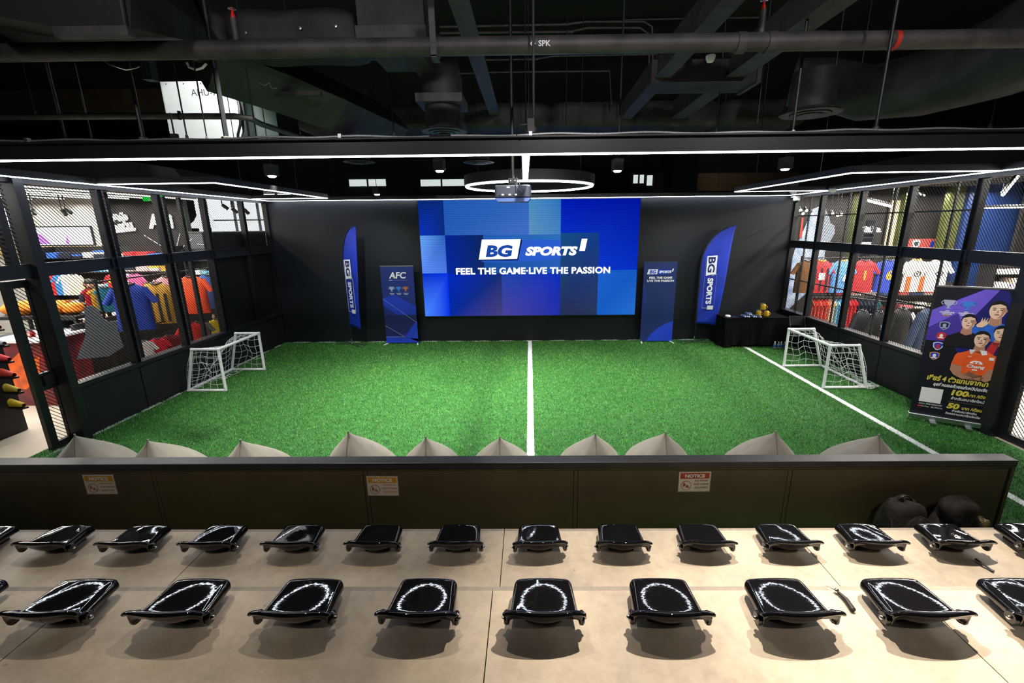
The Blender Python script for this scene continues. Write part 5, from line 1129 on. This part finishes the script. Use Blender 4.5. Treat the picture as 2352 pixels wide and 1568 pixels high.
# shoe wall by the left door
sw = thing('shoe_display', 'dark shoe display seen edge on at the left picture edge', 'display', (-7.92, 6.1, 0)); obj('panel', MB().box(-.06, .06, -1.1, .24, 0, 2.32), BLKP, sw); obj('side_poster', MB().box(-.5, -.06, .23, .25, .25, 1.9), mat('poster_grey', rgb(62, 66, 76), .5), sw)
def shoe_mesh():
    return MB().grid(lambda u, v: (.28 * v - .04, .045 * math.cos(2 * PI * u) * (1 - .25 * v) * (1 if v < .9 else .7), .045 + (.05 * math.sin(2 * PI * u)) * (1 - .45 * v) + (.04 * (1 - v) if math.sin(2 * PI * u) > 0 else 0)), 14, 10, True)
SHOES = shoe_mesh().mesh('upper'); SOLE = MB().box(-.045, .25, -.04, .04, -.012, .012).mesh('sole')
for i, (z, col) in enumerate(((.42, (196, 170, 30)), (.66, (170, 150, 40)), (.9, (190, 60, 40)), (1.14, (220, 60, 70)), (1.38, (200, 200, 210)), (1.62, (220, 90, 60)), (1.86, (60, 60, 70)))):
    t = thing('football_boot', 'football boot on the shoe display edge, %s from the floor' % ORD[i], 'shoe', (-7.84, 6.22, z), -.2, 'boots on the left shoe display')
    me = SHOES.copy(); link('upper', me, W_(*col), t, True); link('sole', SOLE.copy(), BLK, t); obj('peg', MB().box(-.03, .1, -.02, .02, -.025, -.012), ALU, t)
rbk = thing('display_plinth', 'red printed plinth with white top just inside the left door', 'plinth', (-8.75, 7.3, 0)); obj('body', MB().box(-.5, .35, 0, .8, 0, 1.15), mat('plinth_red_art', rgb(150, 30, 24), .5, noise=.9, nscale=3, c2=rgb(60, 20, 40)), rbk); obj('top_board', MB().box(-.55, .4, -.05, .85, 1.15, 1.19), WHITE, rbk)
obj('flame_print', MB().prism([(-.45, .35), (-.1, .3), (.2, .55), (.3, .9), (.1, .8), (0, 1.0), (-.2, .85), (-.45, 1.05)], -.006, -.001, 'xz'), mat('flame_orange', rgb(226, 90, 24), .5, noise=.5, nscale=6), rbk)
text('printed_line', 'BE WEARING IT', .03, PRINTW, rbk, (.02, -.008, .42), width=.4) if False else None
t = thing('running_shoe', 'coral running shoe on the red plinth', 'shoe', (-8.6, 7.4, 1.205), 2.6); link('upper', SHOES.copy(), W_(236, 90, 80), t, True); link('sole', SOLE.copy(), PRINTW, t); obj('laces', MB().tube([(.06, -.03, .1), (.08, .03, .1), (.1, -.03, .09), (.12, .03, .085)], .004, 5), PRINTW, t)

# ---------------- people
def person(label, loc, rz, shirt, trousers, hair_m, hair_long, skin=(200, 150, 120)):
    t = thing('person', label, 'person', loc, rz)
    def skin_mesh(name, pts, edges, m, lv=2):
        me = bpy.data.meshes.new(name); me.from_pydata([p[:3] for p in pts], edges, []); o = link(name, me, None, t)
        md = o.modifiers.new('k', 'SKIN'); md.use_smooth_shade = True
        for i, p in enumerate(pts): me.skin_vertices[0].data[i].radius = (p[3], p[4] if len(p) > 4 else p[3]); me.skin_vertices[0].data[i].use_root = (i == 0)
        s_ = o.modifiers.new('s', 'SUBSURF'); s_.levels = lv; s_.render_levels = lv
        bake(o); o.data.materials.clear(); o.data.materials.append(m); o.data.polygons.foreach_set('use_smooth', [True] * len(o.data.polygons)); return o
    SK = mat('skin_%d' % skin[0], rgb(*skin), .5)
    pts = [(0, 0, .93, .13, .1), (0, 0, 1.1, .12, .09), (0, .01, 1.28, .15, .1), (0, .01, 1.37, .1, .08), (0, 0, 1.45, .045), (0, -.01, 1.53, .06), (0, -.015, 1.6, .075, .085), (0, -.01, 1.66, .06)]
    ed = [(0, 1), (1, 2), (2, 3), (3, 4), (4, 5), (5, 6), (6, 7)]
    for sg in (-1, 1):
        i = len(pts); pts += [(sg * .17, .01, 1.36, .05), (sg * .23, .02, 1.1, .04), (sg * .2, -.12, .9, .03), (sg * .19, -.17, .83, .03, .018)]; ed += [(3, i), (i, i + 1), (i + 1, i + 2), (i + 2, i + 3)]
        j = len(pts)
        for f, dx in enumerate((-.024, -.008, .008, .024)): pts += [(sg * .19 + dx, -.2, .79, .009), (sg * .19 + dx, -.205 + .003 * f, .745 + .004 * f, .007)]; ed += [(i + 3, j + 2 * f), (j + 2 * f, j + 2 * f + 1)]
        j = len(pts); pts += [(sg * .155, -.19, .8, .009), (sg * .14, -.2, .77, .008)]; ed += [(i + 3, j), (j, j + 1)]
        j = len(pts); pts += [(sg * .1, 0, .86, .085), (sg * .1, -.01, .48, .055), (sg * .1, .02, .09, .035), (sg * .1, -.12, .04, .035, .025)]; ed += [(0, j), (j, j + 1), (j + 1, j + 2), (j + 2, j + 3)]
    skin_mesh('body', pts, ed, SK)
    sp_ = [(0, 0, .9, .15, .12), (0, 0, 1.1, .14, .11), (0, .01, 1.28, .165, .115), (0, .01, 1.38, .11, .09)]; se = [(0, 1), (1, 2), (2, 3)]
    for sg in (-1, 1): i = len(sp_); sp_ += [(sg * .17, .01, 1.365, .066), (sg * .215, .015, 1.18, .058)]; se += [(3, i), (i, i + 1)]
    skin_mesh('shirt', sp_, se, cloth(*shirt))
    tr_ = [(0, 0, .95, .145, .115)]; te = []
    for sg in (-1, 1): i = len(tr_); tr_ += [(sg * .1, 0, .84, .1), (sg * .1, -.01, .48, .07), (sg * .1, .02, .1, .055)]; te += [(0, i), (i, i + 1), (i + 1, i + 2)]
    skin_mesh('trousers', tr_, te, cloth(*trousers))
    hm = MB().ball((0, .012, 1.635), .095, .105, .085, 16, 10); obj('hair', hm, hair_m, t, True)
    if hair_long: obj('hair', MB().ball((0, .06, 1.52), .1, .05, .15, 14, 10), hair_m, t, True)
    for sg in (-1, 1): obj('eye', MB().ball((sg * .03, -.092, 1.6), .011, .006, .007), BLK, t); obj('ear', MB().ball((sg * .08, .0, 1.59), .012, .02, .03), SK, t)
    obj('nose', MB().ball((0, -.105, 1.575), .012, .016, .02), SK, t); obj('mouth', MB().ball((0, -.092, 1.54), .024, .008, .007), mat('lips', rgb(160, 80, 76), .5), t)
    return t
HAIRM = mat('dark_hair', rgb(24, 18, 16), .5)
p = at(206, 652, Z=1.72); pr_ = person('shop assistant in navy top with dark hair and glasses behind the left mesh', (p.x, p.y, 0), .55, (24, 28, 44), (60, 62, 70), HAIRM, True); pr_.scale = (1.08,) * 3
p = at(2143, 622, Z=1.64); person('dark haired visitor standing behind the purple roll up banner', (p.x, p.y, 0), -.4, (40, 40, 46), (50, 50, 60), HAIRM, False)

# ---------------- RIGHT SHOP
wallbox('wall_shop_right_far', 6.9, 9.9, 13.05, 13.2, 0, 3.97, DARKW)
wallbox('wall_shop_right_mid', 9.9, 11.9, 13.05, 13.2, 0, 3.97, DARKW)
a = xz(2030, 560, 13); b = xz(2072, 460, 13); lp_ = thing('wall_panel', 'warm beige lit wall panel beyond the right mesh', 'panel', (0, 13.04, 0)); obj('panel', MB().box(a[0], b[0], -.03, 0, a[1] - .3, b[1]), mat('beige_panel', rgb(232, 196, 146), .6), lp_); obj('edge_trim', MB().box(a[0] - .05, a[0], -.05, 0, a[1] - .3, b[1]), BLK, lp_)
for i, (x0, x1) in enumerate(((1958, 1974), (2066, 2086), (2172, 2186), (2194, 2204))):
    a = xz(x0, 570, 12.2); b = xz(x1, 420, 12.2); t = thing('olive_post', 'olive painted square post in the right shop, %s from the left' % ORD[i], 'post', ((a[0] + b[0]) / 2, 12.2, 0), 0, 'olive posts in the right shop'); obj('shaft', MB().box(-abs(b[0] - a[0]) / 3, abs(b[0] - a[0]) / 3, 0, .15, 0, 3.97), OLIVE, t); obj('base_plate', MB().box(-.15, .15, -.05, .2, 0, .03), BLK, t)
a = xz(2208, 566, 12.2); b = xz(2330, 428, 12.2); wallbox('wall_shop_right_blue', a[0], b[0] + .6, 12.3, 12.4, 0, 3.97, BLUEW)
a = xz(2330, 566, 12.0); wallbox('wall_shop_right_dark', a[0], a[0] + 3, 12.0, 12.1, 0, 3.97, DARKW)
fg = thing('wall_graphic', 'large pale blue and white torso graphic on the right shop wall', 'graphic', (0, 13.04, 0))
obj('figure', MB().prism([xz(*p, 13) for p in ((1800, 720), (1812, 620), (1826, 575), (1850, 520), (1868, 480), (1893, 470), (1904, 495), (1908, 512), (1917, 518), (1918, 535), (1906, 556), (1895, 580), (1890, 640))], -.03, -.01, 'xz'), mat('pale_print', rgb(206, 222, 246), .5, noise=.25, nscale=5, c2=rgb(120, 150, 200)), fg)
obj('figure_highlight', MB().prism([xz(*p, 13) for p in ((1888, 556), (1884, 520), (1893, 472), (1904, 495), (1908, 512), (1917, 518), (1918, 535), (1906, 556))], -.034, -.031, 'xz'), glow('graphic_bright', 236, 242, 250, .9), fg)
obj('red_edge', MB().prism([xz(*p, 13) for p in ((1836, 545), (1842, 500), (1846, 500), (1842, 548))], -.034, -.031, 'xz'), cloth(200, 60, 50), fg)
hd = thing('shoe_tower', 'small shelf tower of white shoes and a white box, right shop', 'display', (0, 12.0, 0)); a = xz(1972, 600, 12); b = xz(2012, 505, 12)
for py in (534, 544, 574): z = xz(1990, py, 12)[1]; obj('shelf', MB().box(a[0], b[0], 0, .35, z - .03, z), BLK, hd)
obj('side_post', MB().box(b[0], b[0] + .06, 0, .35, 0, b[1]), BLK, hd); obj('side_post', MB().box(a[0] - .06, a[0], 0, .35, 0, b[1] - .2), BLK, hd)
text('lettering', 'ARI', .09, PRINTW, hd, ((a[0] + b[0]) / 2, -.02, xz(1990, 543, 12)[1]), width=.3, bold=.01) if False else None
z = xz(1990, 534, 12)[1]
for i in range(2):
    t = thing('white_trainer', 'white trainer on the shelf tower, %s' % ('left' if i == 0 else 'right'), 'shoe', (a[0] + .1 + .18 * i, 12.1, z + .02), .3, 'white trainers on the tower'); t.scale = (1.1,) * 3; link('upper', SHOES.copy(), W_(240, 240, 244), t, True); link('sole', SOLE.copy(), PRINTW, t)
z2 = xz(1990, 574, 12)[1]; t = thing('shoe_box', 'white shoe box with dark oval below the trainers', 'box', ((a[0] + b[0]) / 2, 12.02, z2)); obj('box_body', MB().box(-.16, .16, 0, .3, 0, .16), WHITE, t); obj('lid', MB().box(-.165, .165, -.005, .305, .16, .2), WHITE, t); obj('oval_mark', MB().lathe([(.001, -.006), (.05, -.005), (.05, -.001)], 14, (0, 0, .09), 'y'), SLATE, t)
bn = thing('crest_banner', 'red banner with white crest high in the right shop', 'banner', (0, 13.04, 0)); a = xz(2080, 573, 13.0); b = xz(2162, 548, 13.0); obj('panel', MB().box(a[0], b[0], -.02, 0, a[1] - .1, b[1]), mat('banner_red', rgb(216, 84, 76), .6), bn)
c = xz(2105, 560, 13.0); obj('crest', MB().prism(shield(c[0], c[1], .11), -.03, -.021, 'xz'), PRINTW, bn); obj('crest_emblem', MB().prism(shield(c[0], c[1], .06), -.036, -.031, 'xz'), SLATE, bn)
for dx in (.45, .62, .8): obj('letter_block', MB().prism([(c[0] + dx - .06, c[1] - .09), (c[0] + dx - .02, c[1] + .09), (c[0] + dx + .06, c[1] + .05), (c[0] + dx + .04, c[1] - .09)], -.03, -.021, 'xz'), BLUE3, bn)
# lights in the right shop
for i, (p0, p1, Y) in enumerate((((1988, 459), (2048, 474), 10.5), ((2302, 449), (2338, 404), 9.0), ((2260, 478), (2352, 476), 11.0))):
    a = at(*p0, Y=Y); b = at(*p1, Y=Y); t = thing('linear_light', ['slanting white linear light above the jersey rail', 'steep white linear light near the right edge', 'long thin linear light at the right edge'][i], 'light', (0, 0, 0)); obj('tube', MB().cyl(a, b, .028 if i < 2 else .015, 8), glow('linear_white', 255, 248, 238, 6), t, True); obj('housing', MB().cyl(a + Vector((0, .02, .04)), b + Vector((0, .02, .04)), .03, 8), BLK, t, True); [obj('suspension_wire', MB().cyl(q + Vector((0, .02, .05)), (q.x, q.y + .02, 3.97), .005, 5), BLK, t) for q in (a, b)]
for i, (px, py) in enumerate(((1834, 476), (1848, 477), (1840, 484), (1862, 484), (1908, 484), (1920, 488), (1928, 486), (2110, 440), (2118, 442))):
    p = at(px, py, Y=12); t = thing('track_spotlight', 'small lit track spotlight in the right shop, %s from the left' % ORD[i], 'spotlight', (p.x, 12, p.z), 0, 'track spots in the right shop'); obj('barrel', MB().cyl((0, 0, 0), (.02, -.05, -.06), .04, 10), BLK, t, True); obj('lens', MB().ball((.022, -.06, -.07), .036 if i < 7 else .02), glow('track_lens', 255, 246, 230, 7), t, True); obj('stem', MB().cyl((0, 0, 0), (0, 0, 3.97 - p.z), .008, 6), BLK, t)
cg = thing('ceiling_grid', 'pale slatted ceiling raft over the right shop', 'ceiling raft', (0, 0, 0))
for i in range(10): obj('raft_slat', MB().box(7.2, 11.5, 8.2 + .42 * i, 8.3 + .42 * i, 3.86, 3.9), GREYW, cg)
# jersey row
rail('clothes_rail', 'long black rail carrying the row of football jerseys, right shop', (6.85, 11.45, 0), (10.5, 11.45, 0), (2.14,))
JR = [('brown and maroon jersey at the rail corner', 6.93, (120, 78, 30), None, None), ('red and black striped jersey with white tag', 7.26, (206, 40, 50), ((-.14, 0, .14), (40, 20, 26)), None), ('sky blue jersey in the row', 7.79, (90, 146, 220), None, None), ('red jersey with gold number one', 8.33, (200, 36, 44), None, '1'), ('royal blue jersey with gold number six', 8.92, (34, 60, 176), None, '6'), ('white jersey with orange sides and dark emblem', 9.6, (246, 238, 226), None, None), ('plain white jersey at the right end of the row', 10.15, (244, 246, 250), None, None)]
for i, (lb_, x, col, st_, num) in enumerate(JR):
    g = garment('jersey', lb_ + ', right shop', (x, 11.3, 1.29), .05 * (i % 3 - 1), W_(*col), SH_BIG, cm=W_(210, 160, 60) if i in (1, 2, 5) else None, group='jerseys on the right shop rail', num=num, stripes=(st_[0], W_(*st_[1])) if st_ else None, scale=1.08)
    if i == 1: obj('tag_card', MB().box(-.07, .07, -.095, -.085, .3, .46), PRINTW, g)
    if i == 5:
        for sg in (-1, 1): obj('side_panel', MB().box(sg * .16 - .05, sg * .16 + .05, -.082, -.06, .02, .36), W_(232, 90, 40), g)
    if i >= 5: obj('emblem', MB().tube([(.075 * math.cos(q), -.09, .42 + .055 * math.sin(q)) for q in np.linspace(0, 2 * PI, 16, endpoint=False)], .01, 5, closed=True).ball((0, -.085, .42), .02), BLK, g)
    if i == 2: obj('tag_card', MB().prism([(-.02, .28), (.12, .24), (.14, .36), (.02, .42)], -.095, -.085, 'xz'), PRINTW, g)
# lower rail of close-hung garments (seen edge on)
rail('clothes_rail', 'low rail of close hung shirts under the jerseys, right shop', (6.85, 10.95, 0), (8.6, 10.95, 0), (1.22,))
low = [((230, 110, 96), 'coral')] * 5 + [((240, 214, 180), 'cream')] * 2 + [((120, 190, 226), 'light blue')] * 3 + [((214, 50, 60), 'red')] * 3 + [((36, 48, 74), 'navy')] * 5 + [((40, 110, 120), 'teal')] * 1
for i, (col, nm) in enumerate(low):
    garment('garment', '%s shirt hung close, %s on the low right rail' % (nm, ORD[i] if i < 10 else ORD[18 - i] + ' from the near end'), (6.92 + .088 * i, 10.95, .5), 1.25, W_(*col), SH_THIN, group='shirts on the low right rail')
shelf_unit('display_shelves', 'low shelves of dark folded clothes, right shop', 7.9, 11.2, 11.6, (.35, .8, 1.15), .3, 31, 'dark folded clothes right shop', [(40, 42, 50), (30, 30, 34), (200, 196, 190), (230, 120, 130), (240, 236, 226), (60, 90, 150), (220, 60, 60), (230, 210, 150)], 'folded clothes in the right shop')
# black jackets and jeans near the glass
rail('clothes_rail', 'near rail with black jackets behind the right mesh wall', (7.0, 9.8, 0), (7.85, 8.5, 0), (1.4,))
for i, (px, yb, yt, Y, col, nm, mesh_) in enumerate(((1968, 788, 712, 9.6, (20, 24, 34), 'navy jacket with pale stripe', SH_LONG), (2004, 798, 715, 9.4, (12, 12, 14), 'black printed sweatshirt', SH_LONG), (2052, 806, 708, 9.1, (12, 12, 14), 'black tracksuit top with white sleeve', SH_LONG), (2112, 826, 706, 8.7, (40, 60, 92), 'faded blue denim jacket', SH_LONG))):
    a = at(px, yb, Y=Y); b = at(px, yt, Y=Y); g = garment('jacket', nm + ' on the near right rail', (a.x, Y, a.z), .35, W_(*col), mesh_, group='jackets on the near right rail', scale=(b.z - a.z) / .8, cat='jacket')
    if i in (0, 2): obj('sleeve_stripe', MB().bar((.2, -.06, .7), (.44, -.08, .34), .03, .07 if i == 2 else .02), PRINTW, g)
    if i == 1: text('chest_print', 'ario', .08, PRINTW, g, (.02, -.095, .45), bold=.004, ext=.003) if False else obj('chest_print', MB().box(-.02, .14, -.1, -.09, .42, .52), PRINTW, g)
# far right lower shelves seen past the banner
shelf_unit('display_shelves', 'white goods shelves seen above the purple banner, right shop', 11.2, 13.8, 10.9, (.6, 1.0, 1.4, 1.75), .4, 33, 'pale goods far right', [(244, 240, 236), (250, 246, 240), (230, 210, 190), (190, 180, 220), (240, 240, 240)], 'pale goods in the right shop', .3)
